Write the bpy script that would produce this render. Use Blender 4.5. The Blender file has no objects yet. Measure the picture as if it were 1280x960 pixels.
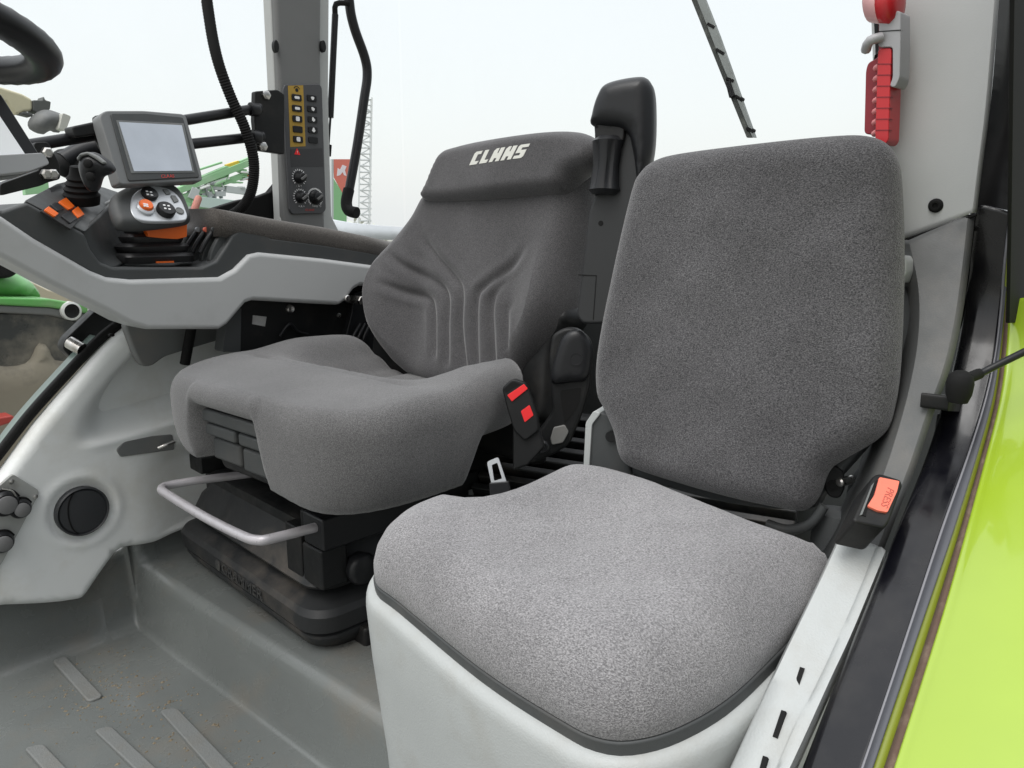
import bpy, bmesh, math, random
import numpy as np
from mathutils import Vector, Matrix
from mathutils.geometry import delaunay_2d_cdt
random.seed(4)
C = bpy.context.scene.collection
SC = bpy.context.scene
# ------------------------------------------------------------------ camera model (origin = lens, x = rearwards, y = to the far side, z = up)
FPX = 960.0; PITCH = math.radians(11.5); YAW = math.radians(49)
FW = Vector((math.sin(YAW)*math.cos(PITCH), math.cos(YAW)*math.cos(PITCH), -math.sin(PITCH)))
RT = Vector((math.cos(YAW), -math.sin(YAW), 0)); UP = RT.cross(FW)
def ray(u, v): return (FW*FPX + RT*(u-640) - UP*(v-480))/FPX
def pX(u, v, x): d = ray(u, v); return d*(x/d.x)
def pY(u, v, y): d = ray(u, v); return d*(y/d.y)
def pZ(u, v, z): d = ray(u, v); return d*(z/d.z)
class Frame:
    """a plane in the cab: o + a*e1 + b*e2 + h*n"""
    def __init__(s, o, e1, e2):
        s.o = Vector(o); s.e1 = Vector(e1).normalized(); e2 = Vector(e2)
        s.e2 = (e2 - s.e1*e2.dot(s.e1)).normalized(); s.n = s.e1.cross(s.e2)
    def to3(s, a, b, h=0): return s.o + s.e1*a + s.e2*b + s.n*h
    def at(s, u, v, h=0):
        d = ray(u, v); o = s.o + s.n*h; k = o.dot(s.n)/d.dot(s.n); p = d*k - s.o
        return (p.dot(s.e1), p.dot(s.e2))
    def many(s, pts, h=0): return [s.at(p[0], p[1], p[2] if len(p) > 2 else h) for p in pts]
def frame3(a, b, c):           # from three points: a origin, b along e1, c roughly along e2
    return Frame(a, b-a, c-a)

# ------------------------------------------------------------------ materials
MATS = {}
def mat(name, col, rough=0.5, metal=0.0, bump=0.0, bscale=300.0, var=0.0, vscale=6.0, dirt=None, dscale=3.0, damt=0.4, coat=0.0, emit=None, spec=0.5, sheen=0.0):
    if name in MATS: return MATS[name]
    m = bpy.data.materials.new(name); m.use_nodes = True; nt = m.node_tree; n = nt.nodes; l = nt.links
    b = n['Principled BSDF']; tc = n.new('ShaderNodeTexCoord')
    b.inputs['Roughness'].default_value = rough; b.inputs['Metallic'].default_value = metal
    b.inputs['Specular IOR Level'].default_value = spec
    if coat: b.inputs['Coat Weight'].default_value = coat; b.inputs['Coat Roughness'].default_value = 0.06
    if sheen: b.inputs['Sheen Weight'].default_value = sheen; b.inputs['Sheen Roughness'].default_value = 0.6
    rgb = n.new('ShaderNodeRGB'); rgb.outputs[0].default_value = (*col, 1); out = rgb.outputs[0]
    def mix(a, facsock, colr, blend='MIX'):
        x = n.new('ShaderNodeMix'); x.data_type = 'RGBA'; x.blend_type = blend
        l.new(facsock, x.inputs[0]); l.new(a, x.inputs[6]); x.inputs[7].default_value = (*colr, 1); return x.outputs[2]
    def noise(sc, det=4, rg=0.55):
        t = n.new('ShaderNodeTexNoise'); t.inputs['Scale'].default_value = sc; t.inputs['Detail'].default_value = det; t.inputs['Roughness'].default_value = rg
        l.new(tc.outputs['Object'], t.inputs['Vector']); return t
    def ramp(sock, a, b_, hi=1.0):
        r = n.new('ShaderNodeMapRange'); r.inputs[1].default_value = a; r.inputs[2].default_value = b_; r.inputs[4].default_value = hi; l.new(sock, r.inputs[0]); return r.outputs[0]
    if var: out = mix(out, ramp(noise(vscale, 5).outputs['Fac'], .35, .7, var), tuple(c*.55 for c in col))
    if dirt:
        out = mix(out, ramp(noise(dscale, 6, .65).outputs['Fac'], .5, .72, damt), dirt)
        l.new(ramp(noise(dscale*2, 4).outputs['Fac'], .2, .8), n.new('ShaderNodeMath').inputs[0])
        rr = n.new('ShaderNodeMapRange'); rr.inputs[1].default_value = .3; rr.inputs[2].default_value = .7
        rr.inputs[3].default_value = max(0, rough-.1); rr.inputs[4].default_value = min(1, rough+.15)
        l.new(noise(dscale*3, 5).outputs['Fac'], rr.inputs[0]); l.new(rr.outputs[0], b.inputs['Roughness'])
    l.new(out, b.inputs['Base Color'])
    if bump:
        bp = n.new('ShaderNodeBump'); bp.inputs['Strength'].default_value = bump; bp.inputs['Distance'].default_value = 0.001
        l.new(noise(bscale, 3).outputs['Fac'], bp.inputs['Height']); l.new(bp.outputs[0], b.inputs['Normal'])
    if emit: b.inputs['Emission Color'].default_value = (*emit[:3], 1); b.inputs['Emission Strength'].default_value = emit[3]
    MATS[name] = m; return m
def fabric(name, dark, light, scale, bump, lo=.40, hi=.62, worn=.0, thr=1.0):
    m = bpy.data.materials.new(name); m.use_nodes = True; nt = m.node_tree; n = nt.nodes; l = nt.links
    b = n['Principled BSDF']; b.inputs['Roughness'].default_value = 1.0; b.inputs['Specular IOR Level'].default_value = 0.12
    b.inputs['Sheen Weight'].default_value = 0.35; b.inputs['Sheen Roughness'].default_value = 0.45
    tc = n.new('ShaderNodeTexCoord'); mp = n.new('ShaderNodeMapping'); mp.inputs['Scale'].default_value = (1, thr, 1); l.new(tc.outputs['Object'], mp.inputs[0])
    t = n.new('ShaderNodeTexNoise'); t.inputs['Scale'].default_value = scale; t.inputs['Detail'].default_value = 1.6; t.inputs['Distortion'].default_value = .5
    l.new(mp.outputs[0], t.inputs['Vector'])
    r = n.new('ShaderNodeMapRange'); r.inputs[1].default_value = lo; r.inputs[2].default_value = hi; l.new(t.outputs['Fac'], r.inputs[0])
    x = n.new('ShaderNodeMix'); x.data_type = 'RGBA'; l.new(r.outputs[0], x.inputs[0]); x.inputs[6].default_value = (*dark, 1); x.inputs[7].default_value = (*light, 1)
    t2 = n.new('ShaderNodeTexNoise'); t2.inputs['Scale'].default_value = 5; t2.inputs['Detail'].default_value = 5; l.new(tc.outputs['Object'], t2.inputs['Vector'])
    r2 = n.new('ShaderNodeMapRange'); r2.inputs[1].default_value = .35; r2.inputs[2].default_value = .7; r2.inputs[3].default_value = .82; r2.inputs[4].default_value = 1.12; l.new(t2.outputs['Fac'], r2.inputs[0])
    h = n.new('ShaderNodeHueSaturation'); l.new(x.outputs[2], h.inputs['Color']); l.new(r2.outputs[0], h.inputs['Value']); l.new(h.outputs[0], b.inputs['Base Color'])
    bp = n.new('ShaderNodeBump'); bp.inputs['Strength'].default_value = bump; bp.inputs['Distance'].default_value = .0015
    l.new(t.outputs['Fac'], bp.inputs['Height']); l.new(bp.outputs[0], b.inputs['Normal'])
    MATS[name] = m; return m
FAB = fabric('seat_cloth', (.044, .043, .046), (.150, .147, .151), 680, 1.0, .34, .72, thr=.75)
FAB2 = fabric('seat_cloth_fine', (.088, .087, .088), (.185, .182, .182), 620, .5, .36, .7)
FABC = fabric('cushion_cloth', (.150, .147, .151), (.365, .356, .363), 660, 1.1, .34, .72, thr=.62)
FABD = fabric('seat_cloth_dark', (.056, .055, .057), (.122, .119, .122), 760, .3)
PAD = fabric('armrest_cloth', (.055, .05, .046), (.12, .11, .10), 600, .3)
WHITE = mat('pale_grey_plastic', (.42, .438, .432), .5, bump=.45, bscale=380, dirt=(.30, .28, .24), dscale=7, damt=.45)
SHELL = mat('light_grey_plastic', (.45, .46, .458), .5, bump=.15, bscale=500, dirt=(.26, .25, .23), dscale=4, damt=.35)
PANEL = mat('side_cover_plastic', (.79, .81, .80), .42, bump=.1, bscale=400, dirt=(.50, .47, .38), dscale=2.6, damt=.55)
PILLAR = mat('pillar_grey_plastic', (.47, .48, .475), .6, bump=.15, bscale=500, var=.12, vscale=9)
DKGREY = mat('dark_grey_plastic', (.058, .062, .063), .52, bump=.2, bscale=600, dirt=(.11, .10, .09), dscale=6, damt=.4, spec=.35)
MIDGREY = mat('mid_grey_plastic', (.15, .157, .155), .55, bump=.2, bscale=600, dirt=(.22, .2, .18), dscale=7, damt=.45)
BLACK = mat('black_plastic', (.010, .0105, .011), .45, bump=.2, bscale=600, dirt=(.04, .037, .033), dscale=9, damt=.45, spec=.28)
SATIN = mat('black_satin_plastic', (.013, .0135, .015), .38, bump=.12, bscale=500, spec=.32)
MATTE = mat('matte_black_rubber', (.007, .007, .007), .8, spec=.25)
GLOSS = mat('black_gloss_paint', (.004, .004, .006), .2, coat=.15, spec=.35, dirt=(.03, .028, .026), dscale=8, damt=.5)
LIME = mat('lime_paint', (.31, .45, .022), .28, coat=.8, var=.3, vscale=3, bump=.25, bscale=7)
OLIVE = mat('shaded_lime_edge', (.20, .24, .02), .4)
STEEL = mat('bright_steel', (.55, .54, .52), .3, metal=1, dirt=(.2, .17, .13), dscale=30, damt=.5)
HANDLE = mat('painted_silver', (.50, .48, .50), .35, metal=.35, dirt=(.3, .27, .25), dscale=20, damt=.3)
RUST = mat('brown_rubber_seal', (.10, .062, .045), .85, bump=.6, bscale=200, dirt=(.2, .15, .11), dscale=40, damt=.7)
GREYSEAL = mat('grey_seal', (.085, .088, .10), .55, spec=.3, dirt=(.1, .1, .1), dscale=20)
RED = mat('red_plastic', (.50, .022, .028), .35)
BRED = mat('bright_red_button', (.80, .018, .022), .4)
CORAL = mat('faded_red_button', (.86, .20, .13), .5)
ORANGE = mat('orange_plastic', (.80, .14, .012), .4)
SALMON = mat('faded_strap', (.55, .22, .17), .7, dirt=(.3, .22, .18), dscale=40)
SILVER = mat('silver_plastic', (.52, .54, .56), .32, metal=.3)
SCREEN = mat('sky_sheen_screen', (.50, .54, .60), .12, var=.35, vscale=9,  emit=(.62, .70, .80, .10))  # unlit display: sky reflection put into the pale colour and a slight glow
LOGO = mat('stitched_logo', (.62, .62, .57), .9, bump=.6, bscale=900)
GLYPH = mat('white_print', (.8, .8, .8), .6)
REDP = mat('red_print', (.55, .06, .05), .6)
YEL = mat('ochre_print', (.40, .25, .035), .6)
PRESS = mat('pressed_lettering', (.45, .10, .07), .6)
MATF = mat('floor_rubber', (.155, .166, .160), .22, bump=.35, bscale=260, var=.35, vscale=3.5, dirt=(.19, .16, .125), dscale=4.5, damt=.5, spec=.5)
RIBM = mat('floor_rib_rubber', (.165, .172, .167), .6, bump=1.0, bscale=260, dirt=(.17, .15, .12), dscale=14, damt=.4)
def emboss_mat():
    return mat('raised_lettering', (.035, .035, .035), .4, dirt=(.10, .095, .085), dscale=60, damt=.8)

# ------------------------------------------------------------------ mesh helpers
def link(name, me, m, parent=None, smooth=True, sharp=35):
    o = bpy.data.objects.new(name, me); C.objects.link(o)
    if m: me.materials.append(m)
    if smooth:
        me.polygons.foreach_set('use_smooth', [True]*len(me.polygons))
        if sharp: me.set_sharp_from_angle(angle=math.radians(sharp))
    if parent:
        bpy.context.view_layer.update() if False else None
        o.parent = parent; o.matrix_parent_inverse = Matrix.Translation(parent.location).inverted() if parent.type == 'EMPTY' else Matrix.Identity(4)
    return o
def build(name, vs, fs, m, parent=None, sharp=35, recalc=True):
    me = bpy.data.meshes.new(name); me.from_pydata([tuple(v) for v in vs], [], fs)
    if recalc:
        bm = bmesh.new(); bm.from_mesh(me); bmesh.ops.remove_doubles(bm, verts=bm.verts, dist=1e-6); bmesh.ops.recalc_face_normals(bm, faces=bm.faces); bm.to_mesh(me); bm.free()
    return link(name, me, m, parent, sharp=sharp)
def bevel(o, w, seg=3, ang=30):
    b = o.modifiers.new('edge', 'BEVEL'); b.width = w; b.segments = seg; b.limit_method = 'ANGLE'; b.angle_limit = math.radians(ang); b.harden_normals = True
    return o
def thing(name, label, cat, loc=(0, 0, 0), group=None):
    o = bpy.data.objects.new(name, None); C.objects.link(o); o.location = loc; o.empty_display_size = .05
    return tag(o, label, cat, group)
def tag(o, label, cat, group=None):
    o['label'] = label; o['category'] = cat; o['kind'] = 'thing'
    if group: o['group'] = group
    return o
def cat_rom(pts, n=8, closed=True):
    pts = [Vector(p) for p in pts]; N = len(pts); out = []
    for i in range(N if closed else N-1):
        if closed: p0, p1, p2, p3 = pts[(i-1) % N], pts[i], pts[(i+1) % N], pts[(i+2) % N]
        else: p0, p1, p2, p3 = pts[max(i-1, 0)], pts[i], pts[i+1], pts[min(i+2, N-1)]
        for k in range(n):
            t = k/n
            out.append(.5*((2*p1) + (-p0+p2)*t + (2*p0-5*p1+4*p2-p3)*t*t + (-p0+3*p1-3*p2+p3)*t**3))
    if not closed: out.append(pts[-1])
    return out
def resample(pts, step, closed=True):
    P = [Vector(p) for p in pts]
    if closed: P = P + [P[0]]
    L = [0]
    for a, b in zip(P, P[1:]): L.append(L[-1]+(b-a).length)
    n = max(3, int(round(L[-1]/step))); out = []; j = 0
    for i in range(n if closed else n+1):
        s = L[-1]*i/n
        while j < len(L)-2 and L[j+1] < s: j += 1
        d = L[j+1]-L[j]; out.append(P[j].lerp(P[j+1], (s-L[j])/d if d > 1e-12 else 0))
    return out
def rounded(pts, r, n=4):
    """round the corners of a polygon (2D)"""
    P = [Vector(p) for p in pts]; N = len(P); out = []
    for i in range(N):
        a, b, c = P[i-1], P[i], P[(i+1) % N]
        d1 = (a-b); d2 = (c-b); k = min(r, d1.length*.45, d2.length*.45)
        s, e = b+d1.normalized()*k, b+d2.normalized()*k
        for t in range(n+1):
            t /= n; out.append((1-t)**2*s + 2*t*(1-t)*b + t*t*e)
    return out
def segdist(A, B, pl):
    P = np.stack([A, B], 1)[:, None, :]; a = np.array(pl[:-1])[None]; b = np.array(pl[1:])[None]
    ab = b-a; t = np.clip(((P-a)*ab).sum(2)/np.maximum((ab**2).sum(2), 1e-12), 0, 1); q = a+ab*t[..., None]
    return np.sqrt(((P-q)**2).sum(2).min(1))
def inside(A, B, pl):
    pl = np.array(pl); x, y = A[:, None], B[:, None]; x1, y1 = pl[:, 0][None], pl[:, 1][None]; x2, y2 = np.roll(pl[:, 0], -1)[None], np.roll(pl[:, 1], -1)[None]
    c = ((y1 > y) != (y2 > y)) & (x < (x2-x1)*(y-y1)/np.where(y2 == y1, 1e-12, y2-y1)+x1)
    return c.sum(1) % 2 == 1
def pillow(name, m, parent, fr, outline, T, R, Tb=.02, Rb=.02, res=.008, fn=None, sharp=0, back=True, warp=None):
    """a padded piece: outline in fr, front swelling to T within R of the edge (+fn), back to Tb"""
    ol = resample(outline, res)
    area = sum(a.x*b.y-b.x*a.y for a, b in zip(ol, ol[1:]+ol[:1]))
    if area < 0: ol.reverse()
    N = len(ol); pl = [(p.x, p.y) for p in ol]; nor = []
    for i in range(N):
        d = (ol[(i+1) % N]-ol[i-1]); nor.append(Vector((-d.y, d.x)).normalized())
    pts = list(pl); K = 6
    clos = np.array(pl+[pl[0]])
    for k in range(1, K+1):
        off = R*(1-math.cos(math.pi/2*k/K))
        q = np.array([(p.x+n.x*off, p.y+n.y*off) for p, n in zip(ol, nor)])
        d = segdist(q[:, 0], q[:, 1], clos); ok = (d > off*.93) & inside(q[:, 0], q[:, 1], pl)
        pts += [tuple(x) for x in q[ok][::(1 if k < 4 else 2)]]
    xs = [p[0] for p in pl]; ys = [p[1] for p in pl]
    g = np.array([(x, y) for x in np.arange(min(xs), max(xs), res) for y in np.arange(min(ys), max(ys), res)])
    ok = inside(g[:, 0], g[:, 1], pl); g = g[ok]; d = segdist(g[:, 0], g[:, 1], clos); g = g[d > R+res*.4]
    pts += [tuple(x) for x in g]
    r = delaunay_2d_cdt([Vector(p) for p in pts], [(i, (i+1) % N) for i in range(N)], [], 1, 1e-6)
    V, F = r[0], r[2]; A = np.array([v.x for v in V]); B = np.array([v.y for v in V])
    Dd = segdist(A, B, clos); q = np.clip(Dd/R, 0, 1); H = T*np.sqrt(np.clip(1-(1-q)**2, 0, 1))
    if T > .025 and m.name in ('seat_cloth', 'cushion_cloth'): H = H + np.clip(Dd/R, 0, 1)*(.0016*np.sin(A*31+B*17+1)*np.sin(B*41-A*11)+.0010*np.sin(A*83+3)*np.sin(B*71+A*25))
    if fn is not None: H = H + fn(A, B, Dd)*np.clip(Dd/R, 0, 1)
    qb = np.clip(Dd/Rb, 0, 1); HB = -Tb*np.sqrt(np.clip(1-(1-qb)**2, 0, 1))
    edge = Dd < 1e-5; vs = []; fs = []; mp = {}
    W = warp or (lambda a, b: 0)
    for i in range(len(V)): vs.append(fr.to3(A[i], B[i], H[i]+W(A[i], B[i])))
    for f in F: fs.append(tuple(f))
    if back:
        for i in range(len(V)):
            if edge[i]: mp[i] = i
            else: mp[i] = len(vs); vs.append(fr.to3(A[i], B[i], HB[i]+W(A[i], B[i])))
        for f in F: fs.append(tuple(mp[i] for i in reversed(f)))
    return build(name, vs, fs, m, parent, sharp=sharp, recalc=False)
def plate(name, m, parent, fr, outline, h0, h1, bw=.003, seg=3, sharp=30):
    ol = [Vector((p[0], p[1])) for p in outline]
    if sum(a.x*b.y-b.x*a.y for a, b in zip(ol, ol[1:]+ol[:1])) < 0: ol.reverse()
    N = len(ol); vs = [fr.to3(p.x, p.y, h0) for p in ol]+[fr.to3(p.x, p.y, h1) for p in ol]
    fs = [tuple(reversed(range(N))), tuple(range(N, 2*N))]+[(i, (i+1) % N, N+(i+1) % N, N+i) for i in range(N)]
    o = build(name, vs, fs, m, parent, sharp=sharp, recalc=False)
    if bw: bevel(o, bw, seg)
    return o
def ribbon(name, m, parent, lines, thick=.004, n=6, smooth_lines=True, sharp=40, bw=0, crossn=1):
    """skin polylines of 3D points (same count each)"""
    L = [cat_rom(l, n, False) if smooth_lines else [Vector(p) for p in l] for l in lines]
    if crossn > 1:
        cols = [cat_rom([l[i] for l in L], crossn, False) for i in range(len(L[0]))]; L = [[c[j] for c in cols] for j in range(len(cols[0]))]
    K = len(L[0]); vs = [p for l in L for p in l]
    fs = [(j*K+i, j*K+i+1, (j+1)*K+i+1, (j+1)*K+i) for j in range(len(L)-1) for i in range(K-1)]
    o = build(name, vs, fs, m, parent, sharp=sharp)
    if thick:
        # normals towards the camera
        me = o.data; me.update()
        s = sum((1 if p.normal.dot(-p.center) > 0 else -1)*p.area for p in me.polygons)
        if s < 0: me.flip_normals()
        md = o.modifiers.new('thick', 'SOLIDIFY'); md.thickness = thick; md.offset = -1
    if bw: bevel(o, bw, 2)
    return o
def tube(name, m, parent, pts, r, seg=12, n=6, smooth_path=True, rf=None, cap=True):
    P = cat_rom(pts, n, False) if smooth_path else [Vector(p) for p in pts]
    rings = []; up = Vector((0, 0, 1))
    t0 = (P[1]-P[0]).normalized()
    if abs(t0.dot(up)) > .9: up = Vector((1, 0, 0))
    nrm = (up-t0*up.dot(t0)).normalized()
    for i, p in enumerate(P):
        t = (P[min(i+1, len(P)-1)]-P[max(i-1, 0)]).normalized(); nrm = (nrm-t*nrm.dot(t)).normalized(); b = t.cross(nrm)
        rr = r if rf is None else rf(i/(len(P)-1))*r
        rings.append([p+(nrm*math.cos(2*math.pi*k/seg)+b*math.sin(2*math.pi*k/seg))*rr for k in range(seg)])
    return loft(name, m, parent, rings, cap=cap, sharp=50)
def loft(name, m, parent, rings, cap=True, sharp=35, bw=0):
    K = len(rings[0]); vs = [p for r in rings for p in r]
    fs = [(j*K+i, j*K+(i+1) % K, (j+1)*K+(i+1) % K, (j+1)*K+i) for j in range(len(rings)-1) for i in range(K)]
    if cap: fs += [tuple(reversed(range(K))), tuple(range((len(rings)-1)*K, len(rings)*K))]
    o = build(name, vs, fs, m, parent, sharp=sharp)
    if bw: bevel(o, bw, 3)
    return o
def rrect(cx, cy, hx, hy, r, n=5):
    out = []
    for sx, sy, a in ((1, 1, 0), (-1, 1, 90), (-1, -1, 180), (1, -1, 270)):
        for k in range(n+1):
            t = math.radians(a+90*k/n); out.append((cx+sx*(hx-r)+r*math.cos(t), cy+sy*(hy-r)+r*math.sin(t)))
    return out
def box(name, m, parent, fr, a0, a1, b0, b1, h0, h1, bw=.003, seg=2):
    return plate(name, m, parent, fr, [(a0, b0), (a1, b0), (a1, b1), (a0, b1)], h0, h1, bw, seg)
def disc(name, m, parent, fr, c, r, h0, h1, bw=.001, n=28, asp=1.0):
    return plate(name, m, parent, fr, [(c[0]+r*math.cos(2*math.pi*k/n), c[1]+asp*r*math.sin(2*math.pi*k/n)) for k in range(n)], h0, h1, bw, 2)
def lathe(name, m, parent, fr, c, prof, n=32):
    return loft(name, m, parent, [[fr.to3(c[0]+r*math.cos(2*math.pi*k/n), c[1]+r*math.sin(2*math.pi*k/n), h) for k in range(n)] for r, h in prof], sharp=40)
def text(name, s, m, parent, fr, c, size, h, ext=.0006, shear=0, xs=1.0, rot=0.0):
    cu = bpy.data.curves.new(name, 'FONT'); cu.body = s; cu.size = size; cu.extrude = ext; cu.align_x = 'CENTER'; cu.align_y = 'CENTER'; cu.shear = shear
    o = bpy.data.objects.new(name, cu); C.objects.link(o); dg = bpy.context.evaluated_depsgraph_get()
    me = bpy.data.meshes.new_from_object(o.evaluated_get(dg)); bpy.data.objects.remove(o); bpy.data.curves.remove(cu)
    ca, sa = math.cos(rot), math.sin(rot)
    for v in me.vertices:
        x, y = v.co.x*xs, v.co.y; v.co = fr.to3(c[0]+x*ca-y*sa, c[1]+x*sa+y*ca, h+v.co.z)
    return link(name, me, m, parent, smooth=False)
def camframe(u, v, dist_pt, tilt=0):
    """frame at a point whose axes are those of a vertical face turned towards the door"""
    return Frame(dist_pt, (RT.x, RT.y, 0), (0, 0, 1))
FY = lambda y: Frame((0, y, 0), (1, 0, 0), (0, 0, 1))     # faces -y (towards the open door)
def sstep(x): x = np.clip(x, 0, 1); return x*x*(3-2*x)
def offs(pts, d):
    P = [Vector(p) for p in pts]; N = len(P); s = 1 if sum(a.x*b.y-b.x*a.y for a, b in zip(P, P[1:]+P[:1])) > 0 else -1
    out = []
    for i in range(N):
        t = (P[(i+1) % N]-P[i-1]).normalized(); out.append(P[i]+Vector((t.y, -t.x))*d*s)
    return out
LOGOP = [[(0, 0), (.62, 0), (.70, .24), (.34, .24), (.34, .76), (.62, .76), (.62, 1), (.12, 1), (0, .88)],
         [(0, 0), (.60, 0), (.66, .24), (.33, .24), (.33, 1), (0, 1)],
         [(0, 0), (.29, 0), (.31, .26), (.50, .26), (.50, 0), (.80, 0), (.80, 1), (.48, 1), (.46, .62), (.37, .62), (.37, 1), (.16, 1), (.02, .84)],
         [(0, 0), (.29, 0), (.31, .26), (.50, .26), (.50, 0), (.80, 0), (.80, 1), (.48, 1), (.46, .62), (.37, .62), (.37, 1), (.16, 1), (.02, .84)],
         [(0, 0), (.60, 0), (.72, .12), (.72, .60), (.32, .60), (.32, .78), (.76, .78), (.76, 1), (.1, 1), (0, .88), (0, .40), (.38, .40), (.38, .22), (0, .22)]]
def logo(name, m, parent, fr, c0, w, hgt, rot, hfun, ext=.0012, shear=.42):
    """five slanted block letters in one mesh"""
    xs, tot = [], 0
    for p in LOGOP: xs.append(tot); tot += max(q[0] for q in p)+.14
    tot -= .14; sc = w/(tot+shear); vs = []; fs = []; ca, sa = math.cos(rot), math.sin(rot)
    for x0, p in zip(xs, LOGOP):
        P = resample([(x, y) for x, y in p], .12)
        # keep corners
        P = [Vector(q) for q in p]
        b0 = len(vs); N = len(P)
        for lay in (0, 1):
            for q in P:
                x = (q.x+x0)*sc+shear*sc*q.y; y = q.y*hgt
                a, b = c0[0]+x*ca-y*sa, c0[1]+x*sa+y*ca; vs.append(fr.to3(a, b, hfun(a, b)+(ext if lay else -.004)))
        fs += [tuple(range(b0+N, b0+2*N))]+[(b0+i, b0+(i+1) % N, b0+N+(i+1) % N, b0+N+i) for i in range(N)]
    o = build(name, vs, fs, m, parent, sharp=20); return o

# ================================================================== SETTING: floor, ground
Z0 = -1.0; PLAT = -.842
def floor():
    xs = list(np.arange(-.5, .66, .02))+list(np.arange(.66, .80, .0025))+list(np.arange(.80, 1.6, .03))
    ys = list(np.arange(.32, 1.775, .03))+list(np.arange(1.78, 2.0, .004))
    vs = []
    for x in xs:
        for y in ys:
            t = min(1, max(0, (x-.722)/.058)); h_ = PLAT-Z0
            if t < .22: rise = (1-math.sqrt(max(0, 1-(t/.22)**2)))*.10
            elif t < .52: rise = .10+.66*(t-.22)/.30
            else: rise = .76+.24*math.sqrt(max(0, 1-(1-(t-.52)/.48)**2))
            foot = 0
            z = Z0+(PLAT-Z0)*rise+foot+.003*math.sin(x*9)*math.sin(y*7)
            yk = 1.868-.06*max(0, .62-x)
            k = (y-yk)
            if k > 0:
                q = min(1, k/.05); up_ = (1-math.sqrt(max(0, 1-q*q)))*.05 if k < .05 else .05+(k-.05)*6
                top_ = .225-.03*math.sin((x-.3)*5); z = z+min(up_, top_)*(1 if x < .74 else .62)
            vs.append((x, y, z))
    K = len(ys); fs = [(i*K+j, (i+1)*K+j, (i+1)*K+j+1, i*K+j+1) for i in range(len(xs)-1) for j in range(K-1)]
    o = build('cab_floor', vs, fs, MATF, sharp=0, recalc=False); o['kind'] = 'structure'; return o
cab_floor = floor()
FZ = Frame((0, 0, Z0), (1, 0, 0), (0, 1, 0))
for i, px in enumerate([[(65, 827), (82, 821), (130, 872), (110, 879)], [(199, 890), (221, 886), (330, 1000), (300, 1004)], [(117, 914), (139, 909), (226, 990), (203, 996)], [(30, 937), (54, 931), (120, 1000), (92, 1006)]]):
    p = FZ.many([(u, v, .004) for u, v in px])
    plate('tread_rib', RIBM, cab_floor, FZ, rounded(p, .012), -.002, .009, .004, 2)
cv, cf0 = [], []
for i in range(420):
    k = i % 7
    if k < 3: x, y = random.gauss(.60, .05), random.gauss(1.52, .16)
    elif k < 5: x, y = random.gauss(.55, .06), random.gauss(1.66, .07)
    else: x, y = random.uniform(.35, .70), random.uniform(1.1, 1.85)
    if x > .70: continue
    r = random.uniform(.0008, .0026)*(1 if k else 1.4); n0 = len(cv); a = random.random()*6
    z = Z0+.003*math.sin(x*9)*math.sin(y*7)
    for q in range(4): cv.append((x+r*(1+.8*(q % 2))*math.cos(a+q*1.57), y+r*math.sin(a+q*1.57), z+.0002))
    cv.append((x, y, z+r)); cf0 += [(n0+q, n0+(q+1) % 4, n0+4) for q in range(4)]
cr_ = build('floor_dirt', cv, cf0, mat('straw_crumbs', (.26, .21, .14), .9, var=.8, vscale=40)); cr_['kind'] = 'stuff'; cr_['label'] = 'crumbs of straw and dirt scattered on the floor mat'; cr_['category'] = 'dirt'
# ================================================================== DRIVER SEAT
ds = thing('driver_seat', 'large grey cloth driver seat with lettered headrest and grooved backrest on black suspension base', 'seat', (1.05, 1.31, PLAT))
TH = math.radians(12)
DB = Frame((1.315, 1.29, -.32), (0, -1, 0), (math.sin(TH), 0, math.cos(TH)))
ol = cat_rom(DB.many([(540, 236), (520, 268), (500, 296), (478, 326), (467, 368), (471, 408), (484, 436), (512, 470), (570, 492), (640, 490), (664, 458), (692, 424), (708, 388), (716, 340), (726, 280), (733, 222), (731, 196), (660, 190), (590, 200)], .03), 6)
GRO = [DB.many(g, .07) for g in ([(523, 289), (546, 320), (571, 349), (578, 367), (577, 409), (583, 462)], [(666, 296), (645, 328), (610, 356), (598, 370), (596, 409), (597, 462)], [(486, 310), (511, 335), (546, 352), (560, 370), (560, 409), (560, 456)],
      [(652, 338), (624, 359), (615, 381), (615, 423), (617, 464)], [(479, 352), (511, 366), (535, 372), (543, 388), (544, 446)], [(652, 374), (638, 384), (634, 395), (633, 460)])]
GRO = [[(p.x, p.y) for p in cat_rom([Vector((q[0], q[1])) for q in g], 6, False)] for g in GRO]
BL = DB.at(480, 380, .07)[0]; BR = DB.at(690, 380, .07)[0]
def back_h(A, B, D):
    h = np.zeros_like(A)
    for g in GRO:
        d = segdist(A, B, g); ga = np.array(g[0]); fd_ = sstep(np.sqrt((A-ga[0])**2+(B-ga[1])**2)/.10)*sstep((B-g[-1][1]+.005)/.05+.4); h -= .0085*np.exp(-(d/.0085)**2)*fd_
        h += .003*np.exp(-((d-.020)/.011)**2)*fd_
    cx = .5*(BL+BR); w = .5*(BR-BL); t = (A-cx)/w
    low = sstep((.36-B)/.22)
    h += .038*sstep((np.abs(t)-.55)/.45)*low               # side bolsters
    h -= .006*np.exp(-((np.abs(t)-.50)/.12)**2)*low
    return h
pillow('backrest', FABD, ds, DB, ol, .075, .055, .05, .05, .005, back_h)
hol = cat_rom(DB.many([(527, 249), (533, 226), (550, 191), (575, 180), (620, 171), (680, 163), (722, 163), (741, 174), (745, 190), (737, 206), (716, 217), (706, 232), (693, 241), (640, 247), (575, 251)], .085), 6)
HF = Frame(DB.to3(0, 0, .06), DB.e1, DB.e2)
pillow('headrest', FABD, ds, HF, hol, .046, .028, .055, .03, .0075, lambda A, B, D: .006*np.sin(A*9))
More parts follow.
